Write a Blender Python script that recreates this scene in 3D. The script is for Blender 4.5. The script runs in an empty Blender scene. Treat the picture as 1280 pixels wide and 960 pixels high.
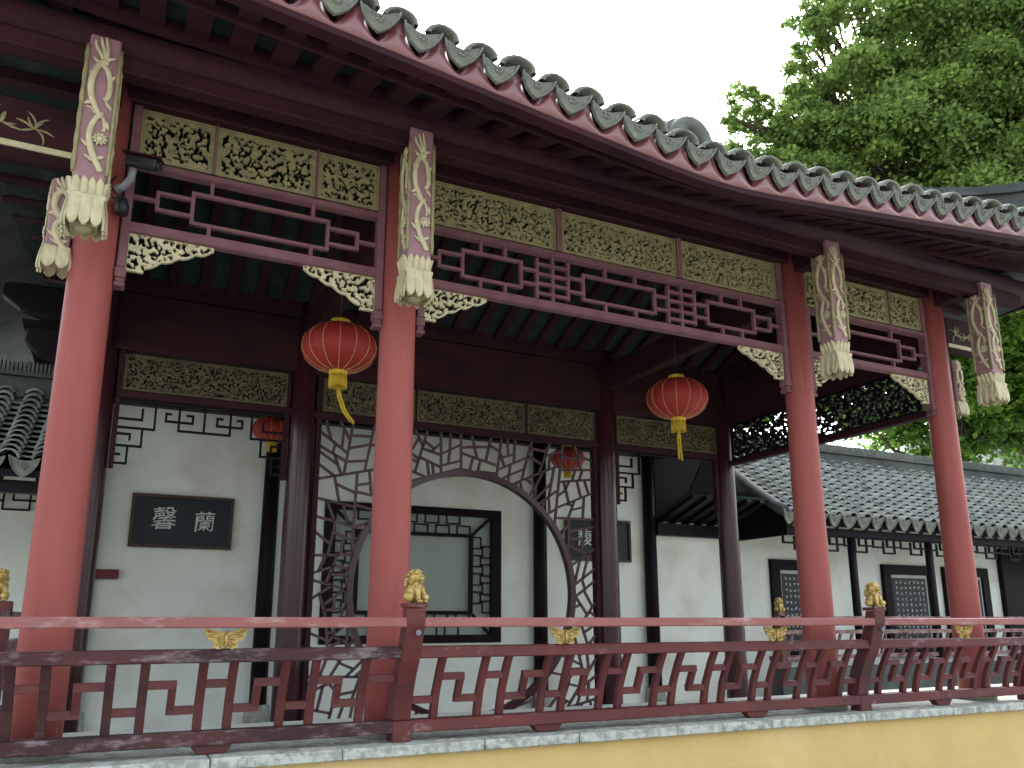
import bpy, bmesh, math, random
import numpy as np
from mathutils import Vector, Matrix

random.seed(7)
rng = np.random.default_rng(7)
sc = bpy.context.scene
C = sc.collection
R = math.radians

# ---------------------------------------------------------------- camera, sky, sun, exposure
cam = bpy.data.cameras.new('camera')
co = bpy.data.objects.new('camera', cam)
C.objects.link(co)
sc.camera = co
cam.sensor_width = 36.0
cam.lens = 1010.0 / 1280.0 * 36.0
cam.shift_y = 67.0 / 1280.0
cam.clip_end = 3000
cam.clip_start = 0.05
EYE = Vector((0, 0, 1.6))
psi, pit = R(25.8), R(12.7)
fw = Vector((math.sin(psi) * math.cos(pit), math.cos(psi) * math.cos(pit), math.sin(pit)))
co.location = EYE
co.rotation_euler = fw.to_track_quat('-Z', 'Y').to_euler()

world = bpy.data.worlds.new("World")
sc.world = world
world.use_nodes = True
wn = world.node_tree.nodes
wl = world.node_tree.links
SUN_EL, SUN_AZ = 50.0, 42.0           # the veiled sun stands beyond the roof: bright sky ahead, facade in soft shade
sky = wn.new('ShaderNodeTexSky')
sky.sky_type = 'NISHITA'
sky.sun_disc = False
sky.sun_elevation = R(SUN_EL)
sky.sun_rotation = R(SUN_AZ)
sky.air_density = 1.6
sky.dust_density = 8.0
sky.ozone_density = 1.0
bw = wn.new('ShaderNodeRGBToBW')
mixs = wn.new('ShaderNodeMixRGB')
mixs.inputs[0].default_value = 0.8      # overcast: most of the blue is gone
tint = wn.new('ShaderNodeMixRGB')
tint.blend_type = 'MULTIPLY'
tint.inputs[0].default_value = 1.0
tint.inputs[2].default_value = (0.93, 1.0, 1.06, 1)
bg = wn['Background']
bg.inputs[1].default_value = 0.15
wl.new(sky.outputs[0], bw.inputs[0])
wl.new(sky.outputs[0], mixs.inputs[1])
wl.new(bw.outputs[0], mixs.inputs[2])
wl.new(mixs.outputs[0], tint.inputs[1])
wl.new(tint.outputs[0], bg.inputs[0])

sun = bpy.data.lights.new('sun', 'SUN')
sun.energy = 0.9
sun.angle = R(25)
sun.color = (1.0, 0.97, 0.92)
so = bpy.data.objects.new('sun', sun)
C.objects.link(so)
a = R(SUN_AZ)
sdir = Vector((math.sin(a) * math.cos(R(SUN_EL)), math.cos(a) * math.cos(R(SUN_EL)), math.sin(R(SUN_EL))))
so.rotation_euler = sdir.to_track_quat('Z', 'Y').to_euler()
so.location = (0, -5, 12)

sc.view_settings.view_transform = 'Standard'
sc.view_settings.look = 'None'
sc.view_settings.gamma = 1.0
sc.view_settings.use_curve_mapping = False
sc.view_settings.exposure = 2.45
sc.render.engine = 'CYCLES'
sc.cycles.max_bounces = 8
sc.cycles.diffuse_bounces = 5
sc.cycles.transparent_max_bounces = 8
sc.cycles.use_denoising = True


# ---------------------------------------------------------------- materials
def material(name, col, col2=None, rough=0.6, scale=6.0, bump=0.15, bscale=None, spec=0.3,
             worn=None, worn_amt=0.0, streak=None, metal=0.0, coat=0.0, detail=6.0, stretch=(1, 1, 1),
             stain=None, stain_amt=0.5, bdist=0.01):
    m = bpy.data.materials.new(name)
    m.use_nodes = True
    nt = m.node_tree
    n, l = nt.nodes, nt.links
    p = n['Principled BSDF']
    tc = n.new('ShaderNodeTexCoord')
    mp = n.new('ShaderNodeMapping')
    mp.inputs['Scale'].default_value = stretch
    l.new(tc.outputs['Object'], mp.inputs[0])
    no = n.new('ShaderNodeTexNoise')
    no.inputs['Scale'].default_value = scale
    no.inputs['Detail'].default_value = detail
    no.inputs['Roughness'].default_value = 0.62
    l.new(mp.outputs[0], no.inputs['Vector'])
    rp = n.new('ShaderNodeValToRGB')
    col2 = col2 or tuple(c * 0.72 for c in col)
    rp.color_ramp.elements[0].position = 0.32
    rp.color_ramp.elements[1].position = 0.68
    rp.color_ramp.elements[0].color = (*col2, 1)
    rp.color_ramp.elements[1].color = (*col, 1)
    l.new(no.outputs[0], rp.inputs[0])
    out = rp.outputs[0]
    if stain:
        n3 = n.new('ShaderNodeTexNoise')
        n3.inputs['Scale'].default_value = 0.9
        n3.inputs['Detail'].default_value = 5
        n3.inputs['Roughness'].default_value = 0.7
        l.new(tc.outputs['Object'], n3.inputs['Vector'])
        r3 = n.new('ShaderNodeValToRGB')
        r3.color_ramp.elements[0].position = 0.5
        r3.color_ramp.elements[1].position = 0.72
        r3.color_ramp.elements[0].color = (0, 0, 0, 1)
        r3.color_ramp.elements[1].color = (stain_amt,) * 3 + (1,)
        l.new(n3.outputs[0], r3.inputs[0])
        mx = n.new('ShaderNodeMixRGB')
        mx.inputs[2].default_value = (*stain, 1)
        l.new(r3.outputs[0], mx.inputs[0])
        l.new(out, mx.inputs[1])
        out = mx.outputs[0]
    if worn:
        ge = n.new('ShaderNodeNewGeometry')
        n2 = n.new('ShaderNodeTexNoise')
        n2.inputs['Scale'].default_value = scale * 2.7
        n2.inputs['Detail'].default_value = 8
        n2.inputs['Roughness'].default_value = 0.7
        l.new(mp.outputs[0], n2.inputs['Vector'])
        ad = n.new('ShaderNodeMath')
        ad.operation = 'MULTIPLY_ADD'
        ad.inputs[1].default_value = 2.2
        l.new(ge.outputs['Pointiness'], ad.inputs[0])
        l.new(n2.outputs[0], ad.inputs[2])
        r2 = n.new('ShaderNodeValToRGB')
        r2.color_ramp.elements[0].position = 0.0
        r2.color_ramp.elements[1].position = 1.0
        e0 = 1.78 - worn_amt
        sb = n.new('ShaderNodeMapRange')
        sb.inputs['From Min'].default_value = e0
        sb.inputs['From Max'].default_value = e0 + 0.14
        l.new(ad.outputs[0], sb.inputs['Value'])
        mx = n.new('ShaderNodeMixRGB')
        mx.inputs[2].default_value = (*worn, 1)
        l.new(sb.outputs[0], mx.inputs[0])
        l.new(out, mx.inputs[1])
        out = mx.outputs[0]
    l.new(out, p.inputs['Base Color'])
    p.inputs['Roughness'].default_value = rough
    p.inputs['Specular IOR Level'].default_value = spec
    p.inputs['Metallic'].default_value = metal
    p.inputs['Coat Weight'].default_value = coat
    p.inputs['Coat Roughness'].default_value = 0.25
    if bump:
        nb = n.new('ShaderNodeTexNoise')
        nb.inputs['Scale'].default_value = bscale or scale * 4
        nb.inputs['Detail'].default_value = 5
        l.new(mp.outputs[0], nb.inputs['Vector'])
        bp = n.new('ShaderNodeBump')
        bp.inputs['Strength'].default_value = bump
        bp.inputs['Distance'].default_value = bdist
        l.new(nb.outputs[0], bp.inputs['Height'])
        l.new(bp.outputs[0], p.inputs['Normal'])
    return m


M = {}
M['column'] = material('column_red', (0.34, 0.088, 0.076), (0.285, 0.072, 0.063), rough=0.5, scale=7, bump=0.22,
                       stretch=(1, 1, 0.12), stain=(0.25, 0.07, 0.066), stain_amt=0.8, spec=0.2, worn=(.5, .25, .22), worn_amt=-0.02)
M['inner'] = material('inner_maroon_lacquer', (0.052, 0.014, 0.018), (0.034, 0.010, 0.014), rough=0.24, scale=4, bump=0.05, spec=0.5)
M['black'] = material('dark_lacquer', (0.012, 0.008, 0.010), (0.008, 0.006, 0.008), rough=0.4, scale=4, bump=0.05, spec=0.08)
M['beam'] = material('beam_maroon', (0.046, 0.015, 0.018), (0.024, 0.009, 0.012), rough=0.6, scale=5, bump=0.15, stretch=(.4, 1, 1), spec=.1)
M['board'] = material('wave_board_red', (0.20, 0.058, 0.056), (0.15, 0.046, 0.046), rough=0.3, scale=6, bump=0.08, stretch=(1, 1, .6), spec=0.6, coat=.8)
M['lattice'] = material('lattice_dusty_red', (0.20, 0.090, 0.098), (0.135, 0.055, 0.062), rough=0.6, scale=8, bump=0.12, spec=0.3)
M['rail_dark'] = material('rail_weathered_brown', (0.075, 0.030, 0.030), (0.04, 0.022, 0.024), rough=0.6, scale=7, bump=0.4, stretch=(.3, 1, 1), worn=(.22, .17, .17), worn_amt=-0.08, stain=(0.12, 0.04, 0.036), stain_amt=.7, spec=.2)
M['rail_plain'] = material('rail_dark_red', (0.145, 0.034, 0.031), (0.085, 0.024, 0.024), rough=0.5, scale=5, bump=0.25, stain=(0.06, 0.028, 0.03), stain_amt=.6)
M['rail'] = material('rail_worn_red', (0.15, 0.035, 0.031), (0.095, 0.025, 0.025), rough=0.5, scale=5, bump=0.25, stretch=(.5, 1, 1),
                     worn=(.26, .17, .17), worn_amt=-0.15, stain=(0.06, 0.028, 0.03), stain_amt=.8)
M['handrail'] = material('handrail_faded_lit_red', (0.33, 0.125, 0.11), (0.26, 0.085, 0.078), rough=0.38, scale=4, bump=0.2, stretch=(.35, 1, 1),
                         worn=(.42, .28, .26), worn_amt=-0.12, stain=(.22, .09, .09), stain_amt=.6)  # faded paint, with the pink light on the rail put into the colour
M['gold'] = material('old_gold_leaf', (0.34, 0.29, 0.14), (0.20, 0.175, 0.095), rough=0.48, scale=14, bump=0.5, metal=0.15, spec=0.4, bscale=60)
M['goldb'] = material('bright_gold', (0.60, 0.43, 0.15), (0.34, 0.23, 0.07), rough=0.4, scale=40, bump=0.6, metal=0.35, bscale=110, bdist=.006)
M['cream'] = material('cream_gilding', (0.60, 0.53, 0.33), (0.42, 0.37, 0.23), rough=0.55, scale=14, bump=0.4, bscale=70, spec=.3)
M['dimgold'] = material('darker_gold', (0.14, 0.11, 0.05), (0.06, 0.05, 0.03), rough=0.55, scale=9, bump=0.5, bscale=60)  # darker gold for the middle row panels
M['mauve'] = material('faded_mauve_paint', (0.33, 0.18, 0.20), (0.24, 0.12, 0.14), rough=0.45, scale=7, bump=0.12, stain=(.4, .28, .3), stain_amt=.5)
M['plaster'] = material('white_plaster', (0.82, 0.85, 0.78), (0.74, 0.77, 0.70), rough=0.9, scale=1.6, bump=0.1, bscale=30, spec=.1,
                        stain=(0.56, 0.54, 0.43), stain_amt=0.75)
M['yellow'] = material('yellow_wash_wall', (0.68, 0.49, 0.20), (0.60, 0.42, 0.165), rough=0.9, scale=2.2, bump=0.15, bscale=40, spec=.1,
                       stain=(0.72, 0.58, 0.34), stain_amt=0.6)
M['stone'] = material('grey_coping_stone', (0.33, 0.35, 0.31), (0.20, 0.22, 0.195), rough=0.85, scale=7, bump=0.4, stain=(.34, .34, .28), stain_amt=.7,
                      worn=(.5, .51, .46), worn_amt=.0)
M['floor'] = material('stone_floor', (0.40, 0.41, 0.37), (0.3, 0.31, 0.28), rough=0.8, scale=4, bump=0.2)
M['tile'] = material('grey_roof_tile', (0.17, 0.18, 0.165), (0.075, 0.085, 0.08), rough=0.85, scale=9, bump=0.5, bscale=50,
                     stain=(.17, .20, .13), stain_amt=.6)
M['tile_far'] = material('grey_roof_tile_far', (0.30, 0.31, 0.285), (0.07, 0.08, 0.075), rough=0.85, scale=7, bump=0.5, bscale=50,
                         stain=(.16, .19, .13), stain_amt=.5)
M['drip'] = material('lichened_drip_tile', (0.21, 0.22, 0.18), (0.11, 0.12, 0.105), rough=0.85, scale=22, bump=0.5, bscale=90,
                     stain=(.27, .29, .19), stain_amt=.6)
M['ridge'] = material('ridge_mortar', (0.085, 0.095, 0.092), (0.045, 0.055, 0.052), rough=0.9, scale=5, bump=0.4, stain=(.16, .17, .15), stain_amt=.5)
M['boards'] = material('green_grey_roof_boards', (0.035, 0.05, 0.045), (0.018, 0.026, 0.024), rough=0.9, scale=6, bump=0.2, spec=.05)
M['lantern'] = material('red_lantern_cloth', (0.36, 0.030, 0.026), (0.29, 0.025, 0.022), rough=0.55, scale=5, bump=0.05)
M['tassel'] = material('yellow_tassel', (0.75, 0.52, 0.04), (0.55, 0.36, 0.03), rough=0.6, scale=60, bump=0.6, bscale=140, stretch=(1, 1, .1))
M['plaque'] = material('black_plaque_lacquer', (0.012, 0.02, 0.024), (0.009, 0.014, 0.018), rough=0.45, scale=3, bump=0.02)
M['plaque_frame'] = material('bronze_plaque_frame', (0.075, 0.05, 0.03), (0.04, 0.03, 0.02), rough=0.5, scale=9, bump=0.2)
M['script'] = material('pale_lettering', (0.66, 0.68, 0.66), (0.58, 0.6, 0.58), rough=0.7, scale=8, bump=0)
M['slate'] = material('black_tablet_stone', (0.03, 0.038, 0.04), (0.02, 0.026, 0.028), rough=0.5, scale=5, bump=.05)
M['frame_white'] = material('white_tablet_border', (0.5, 0.52, 0.5), (0.42, 0.44, 0.42), rough=.8, scale=6, bump=0)
M['windowpane'] = material('frosted_pane', (0.33, 0.38, 0.34), (0.27, 0.32, 0.285), rough=0.35, scale=1.2, bump=0, spec=.4)
M['blackplastic'] = material('black_plastic', (0.02, 0.02, 0.022), (0.015, 0.015, 0.017), rough=0.35, scale=5, bump=0)
M['whiteplastic'] = material('grey_metal_arm', (0.22, 0.22, 0.24), (0.16, 0.16, 0.18), rough=0.35, scale=5, bump=0)
M['redbox'] = material('red_metal_box', (0.16, 0.02, 0.02), (0.1, 0.015, 0.015), rough=0.5, scale=9, bump=.1)
M['bark'] = material('bark', (0.10, 0.075, 0.055), (0.05, 0.04, 0.03), rough=0.9, scale=6, bump=0.8, stretch=(1, 1, .3))
M['ground'] = material('paved_courtyard', (0.25, 0.245, 0.22), (0.18, 0.175, 0.16), rough=0.9, scale=.8, bump=0.3, bscale=8)


def leaf_material(name, c1, c2, c3):
    m = bpy.data.materials.new(name)
    m.use_nodes = True
    nt = m.node_tree
    n, l = nt.nodes, nt.links
    n.remove(n['Principled BSDF'])
    at = n.new('ShaderNodeAttribute')
    at.attribute_name = 'leafvar'
    rp = n.new('ShaderNodeValToRGB')
    rp.color_ramp.elements[0].color = (*c1, 1)
    rp.color_ramp.elements[1].color = (*c3, 1)
    e = rp.color_ramp.elements.new(.5)
    e.color = (*c2, 1)
    l.new(at.outputs['Fac'], rp.inputs[0])
    d = n.new('ShaderNodeBsdfPrincipled')
    d.inputs['Roughness'].default_value = .5
    d.inputs['Specular IOR Level'].default_value = .3
    t = n.new('ShaderNodeBsdfTranslucent')
    l.new(rp.outputs[0], d.inputs['Base Color'])
    l.new(rp.outputs[0], t.inputs[0])
    mx = n.new('ShaderNodeMixShader')
    mx.inputs[0].default_value = .5
    l.new(d.outputs[0], mx.inputs[1])
    l.new(t.outputs[0], mx.inputs[2])
    l.new(mx.outputs[0], n['Material Output'].inputs[0])
    return m


M['ice'] = material('lattice_brown_mauve', (0.11, 0.06, 0.065), (0.07, 0.04, 0.045), rough=0.6, scale=8, bump=0.1)
M['rib'] = material('pale_gold_rib', (0.7, 0.5, 0.2), (0.5, 0.3, 0.12), rough=0.5, scale=30, bump=0)
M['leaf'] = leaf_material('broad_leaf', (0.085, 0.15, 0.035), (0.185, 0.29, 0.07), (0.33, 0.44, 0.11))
M['leaf_light'] = leaf_material('light_leaf', (0.06, 0.14, 0.02), (0.12, 0.24, 0.03), (0.24, 0.36, 0.05))


# ---------------------------------------------------------------- mesh building helpers
class MB:
    def __init__(s):
        s.v = []
        s.f = []
        s.sm = []

    def add(s, vs, fs, smooth=False):
        o = len(s.v)
        s.v += [tuple(v) for v in vs]
        s.f += [tuple(i + o for i in f) for f in fs]
        s.sm += [smooth] * len(fs)
        return s

    def box(s, x0, x1, y0, y1, z0, z1):
        vs = [(x0, y0, z0), (x1, y0, z0), (x1, y1, z0), (x0, y1, z0), (x0, y0, z1), (x1, y0, z1), (x1, y1, z1), (x0, y1, z1)]
        return s.add(vs, [(0, 3, 2, 1), (4, 5, 6, 7), (0, 1, 5, 4), (1, 2, 6, 5), (2, 3, 7, 6), (3, 0, 4, 7)])

    def bar(s, a, b, w, h, up=(0, 0, 1), ext=0.0):
        a, b = Vector(a), Vector(b)
        d = (b - a).normalized()
        a, b = a - d * ext, b + d * ext
        u = Vector(up)
        if abs(d.dot(u)) > .98:
            u = Vector((0, 1, 0))
        r = d.cross(u).normalized()
        u = r.cross(d).normalized()
        vs = [p + r * (w / 2 * i) + u * (h / 2 * j) for p in (a, b) for i, j in ((-1, -1), (1, -1), (1, 1), (-1, 1))]
        return s.add(vs, [(0, 1, 2, 3), (7, 6, 5, 4), (0, 4, 5, 1), (1, 5, 6, 2), (2, 6, 7, 3), (3, 7, 4, 0)])

    def tube(s, pts, rad, n=10, flat=1.0, flatdir=None, caps=True):
        pts = [Vector(p) for p in pts]
        if not hasattr(rad, '__len__'):
            rad = [rad] * len(pts)
        vs = []
        ref = None
        for i, p in enumerate(pts):
            d = (pts[min(i + 1, len(pts) - 1)] - pts[max(i - 1, 0)])
            if d.length < 1e-9:
                d = Vector((0, 0, 1))
            d.normalize()
            if flatdir is not None:
                u = Vector(flatdir)
                u = (u - d * u.dot(d)).normalized()
            else:
                if ref is None:
                    ref = Vector((1, 0, 0)) if abs(d.x) < .9 else Vector((0, 1, 0))
                u = (ref - d * ref.dot(d)).normalized()
                ref = u
            w = d.cross(u)
            for k in range(n):
                a = 2 * math.pi * k / n
                vs.append(p + u * (math.cos(a) * rad[i] * flat) + w * (math.sin(a) * rad[i]))
        fs = []
        for i in range(len(pts) - 1):
            for k in range(n):
                k2 = (k + 1) % n
                fs.append((i * n + k, i * n + k2, (i + 1) * n + k2, (i + 1) * n + k))
        s.add(vs, fs, True)
        if caps:
            o = len(s.v) - len(vs)
            s.f.append(tuple(o + k for k in range(n))[::-1])
            s.f.append(tuple(o + (len(pts) - 1) * n + k for k in range(n)))
            s.sm += [False, False]
        return s

    def lathe(s, prof, cx=0, cy=0, n=24, smooth=True, sx=1, sy=1):
        vs = []
        for r, z in prof:
            for k in range(n):
                a = 2 * math.pi * k / n
                vs.append((cx + r * sx * math.cos(a), cy + r * sy * math.sin(a), z))
        fs = []
        for i in range(len(prof) - 1):
            for k in range(n):
                k2 = (k + 1) % n
                fs.append((i * n + k, i * n + k2, (i + 1) * n + k2, (i + 1) * n + k))
        s.add(vs, fs, smooth)
        o = len(s.v) - len(vs)
        s.f.append(tuple(o + k for k in range(n))[::-1])
        s.f.append(tuple(o + (len(prof) - 1) * n + k for k in range(n)))
        s.sm += [False, False]
        return s

    def prism(s, poly, origin, U, V, N, t):
        """extrude the 2-D polygon poly (u,v) placed at origin with axes U,V by thickness t along N"""
        O, U, V, N = Vector(origin), Vector(U), Vector(V), Vector(N)
        n = len(poly)
        vs = [O + U * u + V * v for u, v in poly] + [O + U * u + V * v + N * t for u, v in poly]
        fs = [tuple(range(n))[::-1], tuple(range(n, 2 * n))]
        fs += [(i, (i + 1) % n, n + (i + 1) % n, n + i) for i in range(n)]
        return s.add(vs, fs)

    def ball(s, c, r, n=10, sx=1, sy=1, sz=1):
        prof = []
        m = n // 2 + 1
        for i in range(m + 1):
            a = -math.pi / 2 + math.pi * i / m
            prof.append((max(1e-4, math.cos(a)) * r, math.sin(a) * r * sz + c[2]))
        return s.lathe(prof, c[0], c[1], n, True, sx, sy)

    def mesh(s, name, off=(0, 0, 0)):
        me = bpy.data.meshes.new(name)
        ox, oy, oz = off
        me.from_pydata([(x - ox, y - oy, z - oz) for x, y, z in s.v], [], s.f)
        me.polygons.foreach_set('use_smooth', s.sm)
        me.update()
        return me


def wloc(o):
    v = Vector((0, 0, 0))
    while o is not None:
        v += o.location
        o = o.parent
    return v


def put(name, mb, mat, parent=None, local=False, bevel=0, label=None):
    """link the builder's shape as one mesh object; its vertices are world coordinates unless local"""
    off = (0, 0, 0) if (local or parent is None) else tuple(wloc(parent))
    me = mb.mesh(name, off) if isinstance(mb, MB) else mb
    me.materials.append(M[mat] if isinstance(mat, str) else mat)
    o = bpy.data.objects.new(name, me)
    C.objects.link(o)
    o.parent = parent
    if bevel:
        bm = bmesh.new()
        bm.from_mesh(me)
        bmesh.ops.recalc_face_normals(bm, faces=bm.faces)
        es = [e for e in bm.edges if len(e.link_faces) == 2 and e.calc_face_angle(0) > .6]
        bmesh.ops.bevel(bm, geom=es, offset=bevel, segments=1, affect='EDGES', clamp_overlap=True)
        bm.to_mesh(me)
        bm.free()
    if label:
        o['label'] = label
    return o


def thing(name, label, cat, loc=(0, 0, 0), rz=0.0, group=None):
    o = bpy.data.objects.new(name, None)
    C.objects.link(o)
    o.location = loc
    o.rotation_euler = (0, 0, rz)
    o.empty_display_size = .1
    o['label'] = label
    o['category'] = cat
    if group:
        o['group'] = group
    return o


def copy_tree(o, parent=None):
    c = o.copy()
    C.objects.link(c)
    c.parent = parent
    for ch in list(o.children):
        copy_tree(ch, c)
    return c


def structure(name, mb, mat):
    o = put(name, mb, mat)
    o['kind'] = 'structure'
    return o


# ---------------------------------------------------------------- openwork carving: a board with curled holes
def openwork(w, h, res, field, t):
    """marching squares over field(x,z)>0 on [0,w]x[0,h]; returns an MB in local x,z with thickness along y"""
    nx, nz = max(2, int(round(w / res))), max(2, int(round(h / res)))
    xs, zs = np.linspace(0, w, nx + 1), np.linspace(0, h, nz + 1)
    F = field(*np.meshgrid(xs, zs))
    mb = MB()
    idx = {}
    vs, faces = [], []

    def vert(key, x, z):
        if key not in idx:
            idx[key] = len(vs)
            vs.append((x, z))
        return idx[key]
    for j in range(nz):
        for i in range(nx):
            cs = [(i, j), (i + 1, j), (i + 1, j + 1), (i, j + 1)]
            val = [F[b, a_] for a_, b in cs]
            if max(val) <= 0:
                continue
            poly = []
            for k in range(4):
                a_, b_ = cs[k], cs[(k + 1) % 4]
                va, vb = val[k], val[(k + 1) % 4]
                if va > 0:
                    poly.append(vert(a_, xs[a_[0]], zs[a_[1]]))
                if (va > 0) != (vb > 0):
                    u = va / (va - vb)
                    key = (min(a_, b_), max(a_, b_))
                    poly.append(vert(key, xs[a_[0]] + (xs[b_[0]] - xs[a_[0]]) * u, zs[a_[1]] + (zs[b_[1]] - zs[a_[1]]) * u))
            if len(poly) >= 3:
                faces.append(poly)
    n = len(vs)
    V3 = [(x, 0.0, z) for x, z in vs] + [(x, t, z) for x, z in vs]
    edges = {}
    for f in faces:
        for k in range(len(f)):
            e = (f[k], f[(k + 1) % len(f)])
            edges[e] = 1
    fs = [tuple(f) for f in faces] + [tuple(i + n for i in f[::-1]) for f in faces]
    for (a_, b_) in edges:
        if (b_, a_) not in edges:
            fs.append((b_, a_, a_ + n, b_ + n))
    mb.add(V3, fs)
    return mb


def curl_holes(w, h, seed, sp=.045, rad=.019, wid=.0055, margin=.012, extra=None):
    r = np.random.default_rng(seed)
    curls = []
    rows = int(h / (sp * .8)) + 1
    for j in range(rows):
        for i in range(int(w / sp) + 2):
            cx = (i + .5 * (j % 2)) * sp + r.normal() * sp * .16
            cz = (j + .5) * sp * .8 + r.normal() * sp * .12
            curls.append((cx, cz, rad * r.uniform(.6, 1.15), r.uniform(0, 2 * math.pi), r.uniform(1.5, 3.9), wid * r.uniform(.7, 1.35)))

    def field(X, Z):
        F = np.minimum(np.minimum(X, w - X), np.minimum(Z, h - Z)) - 0 + .5 * 0
        D = np.full(X.shape, 1.0)
        for cx, cz, rr, a0, span, ww in curls:
            m = (abs(X - cx) < rr + .03) & (abs(Z - cz) < rr + .03)
            if not m.any():
                continue
            dx, dz = X[m] - cx, Z[m] - cz
            ang = (np.arctan2(dz, dx) - a0) % (2 * math.pi)
            ac = np.where(ang > span, np.where(ang - span < 2 * math.pi - ang, span, 0.0), ang)
            px, pz = np.cos(a0 + ac) * rr, np.sin(a0 + ac) * rr
            taper = ww * (1.35 - .9 * ac / span)
            d = np.hypot(dx - px, dz - pz) - taper
            D[m] = np.minimum(D[m], d)
        edge = np.minimum(np.minimum(X, w - X), np.minimum(Z, h - Z))
        D = np.where(edge < margin, np.maximum(D, margin - edge + 1e-3), D)
        if extra is not None:
            D = extra(X, Z, D)
        return D
    return field


# ---------------------------------------------------------------- layout
XC = [-0.27, 1.40, 4.67, 6.32]          # column lines
YF, YM, YW = 4.5, 7.33, 8.9             # front row, middle row, wall row
XMID = 3.03
DECK, FLOOR = 0.98, 0.50
YE = 3.40                                # eave edge


def rise(x):
    d = abs(x - XMID)
    return .11 * math.sqrt(d * d + .09) - .033 + (.13 * (d - 2.9) ** 2 if d > 2.9 else 0)


def eave_z(x):
    return 4.12 + rise(x)


# ground
structure('ground', MB().box(-400, 400, -400, 500, -0.2, 0), 'ground')

# ---------------------------------------------------------------- platform the pavilion stands on
plat = thing('platform_wall', 'yellow washed low wall under the railing with grey stone coping on top', 'wall', (XMID, YF, 0))
put('yellow_wall', MB().box(-3.0, 9.6, 4.165, 5.43, 0, 0.925), 'yellow', plat)
x = -3.05
r2 = random.Random(3)
while x < 9.6:
    w = r2.uniform(.55, .95)
    y0 = 4.12 + r2.uniform(-.004, .004)
    o = put('coping_slab', MB().box(x, min(x + w - .006, 9.65), y0, 4.62, .929, DECK + r2.uniform(-.002, .002)), 'stone', plat, bevel=.006)
    x += w
put('deck', MB().box(-3.0, 9.6, 4.622, 5.44, .929, DECK - .004), 'stone', plat)
structure('pavilion_floor', MB().box(-6, 18, 5.442, 9.6, .3, FLOOR), 'floor')

# ---------------------------------------------------------------- the pavilion
pav = thing('pavilion', 'open timber pavilion with red columns, gilded carving and an upturned grey tiled roof', 'pavilion', (XMID, YF, FLOOR))
for i, x in enumerate(XC):
    c = put('column', MB().lathe([(.116, DECK), (.116, 1.3), (.113, 2.2), (.108, 3.2), (.104, 4.46)], x, YF, 32), 'column', pav,
            label='red painted front column')
    put('column_base', MB().lathe([(.15, DECK - .003), (.155, DECK + .02), (.15, DECK + .05), (.122, DECK + .06)], x, YF, 32), 'stone', c)
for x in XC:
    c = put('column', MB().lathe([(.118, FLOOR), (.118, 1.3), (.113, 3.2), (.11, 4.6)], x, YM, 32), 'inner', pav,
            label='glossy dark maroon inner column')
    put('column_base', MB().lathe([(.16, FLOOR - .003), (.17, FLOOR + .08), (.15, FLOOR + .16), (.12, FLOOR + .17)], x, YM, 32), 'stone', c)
for x in XC:
    c = put('column', MB().lathe([(.088, FLOOR), (.085, 2), (.08, 4.0)], x + (.02 if x > 0 else 0), YW, 24), 'black', pav,
            label='slim black column against the white wall')
    put('column_base', MB().lathe([(.12, FLOOR - .003), (.135, FLOOR + .12), (.12, FLOOR + .25), (.09, FLOOR + .26)], x + (.02 if x > 0 else 0), YW, 24), 'stone', c)

# --- front frame: beam above the carved panels, purlin, inner beams
PITCH = .2135
XL, XR = -.42, 6.47
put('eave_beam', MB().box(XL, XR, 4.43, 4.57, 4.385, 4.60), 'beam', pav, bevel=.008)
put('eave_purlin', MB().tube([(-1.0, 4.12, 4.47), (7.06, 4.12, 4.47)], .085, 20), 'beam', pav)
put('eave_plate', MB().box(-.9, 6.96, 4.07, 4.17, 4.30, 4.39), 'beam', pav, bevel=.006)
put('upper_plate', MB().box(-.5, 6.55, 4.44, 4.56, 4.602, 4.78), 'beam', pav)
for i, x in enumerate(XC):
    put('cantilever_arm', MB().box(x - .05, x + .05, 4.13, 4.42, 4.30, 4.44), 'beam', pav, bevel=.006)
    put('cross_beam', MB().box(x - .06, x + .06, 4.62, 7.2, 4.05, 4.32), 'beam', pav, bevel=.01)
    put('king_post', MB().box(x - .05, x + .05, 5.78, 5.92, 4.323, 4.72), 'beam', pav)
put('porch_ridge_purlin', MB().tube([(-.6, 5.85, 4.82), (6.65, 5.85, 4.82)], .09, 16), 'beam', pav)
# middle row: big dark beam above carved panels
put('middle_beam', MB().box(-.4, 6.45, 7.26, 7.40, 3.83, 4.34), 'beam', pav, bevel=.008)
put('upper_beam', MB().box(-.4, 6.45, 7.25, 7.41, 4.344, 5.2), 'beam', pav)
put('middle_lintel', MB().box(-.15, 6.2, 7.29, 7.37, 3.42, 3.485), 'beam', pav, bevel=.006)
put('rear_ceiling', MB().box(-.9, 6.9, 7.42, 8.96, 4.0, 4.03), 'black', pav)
put('wall_beam', MB().box(-.9, 6.6, 8.82, 8.95, 3.75, 3.99), 'black', pav)


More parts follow.
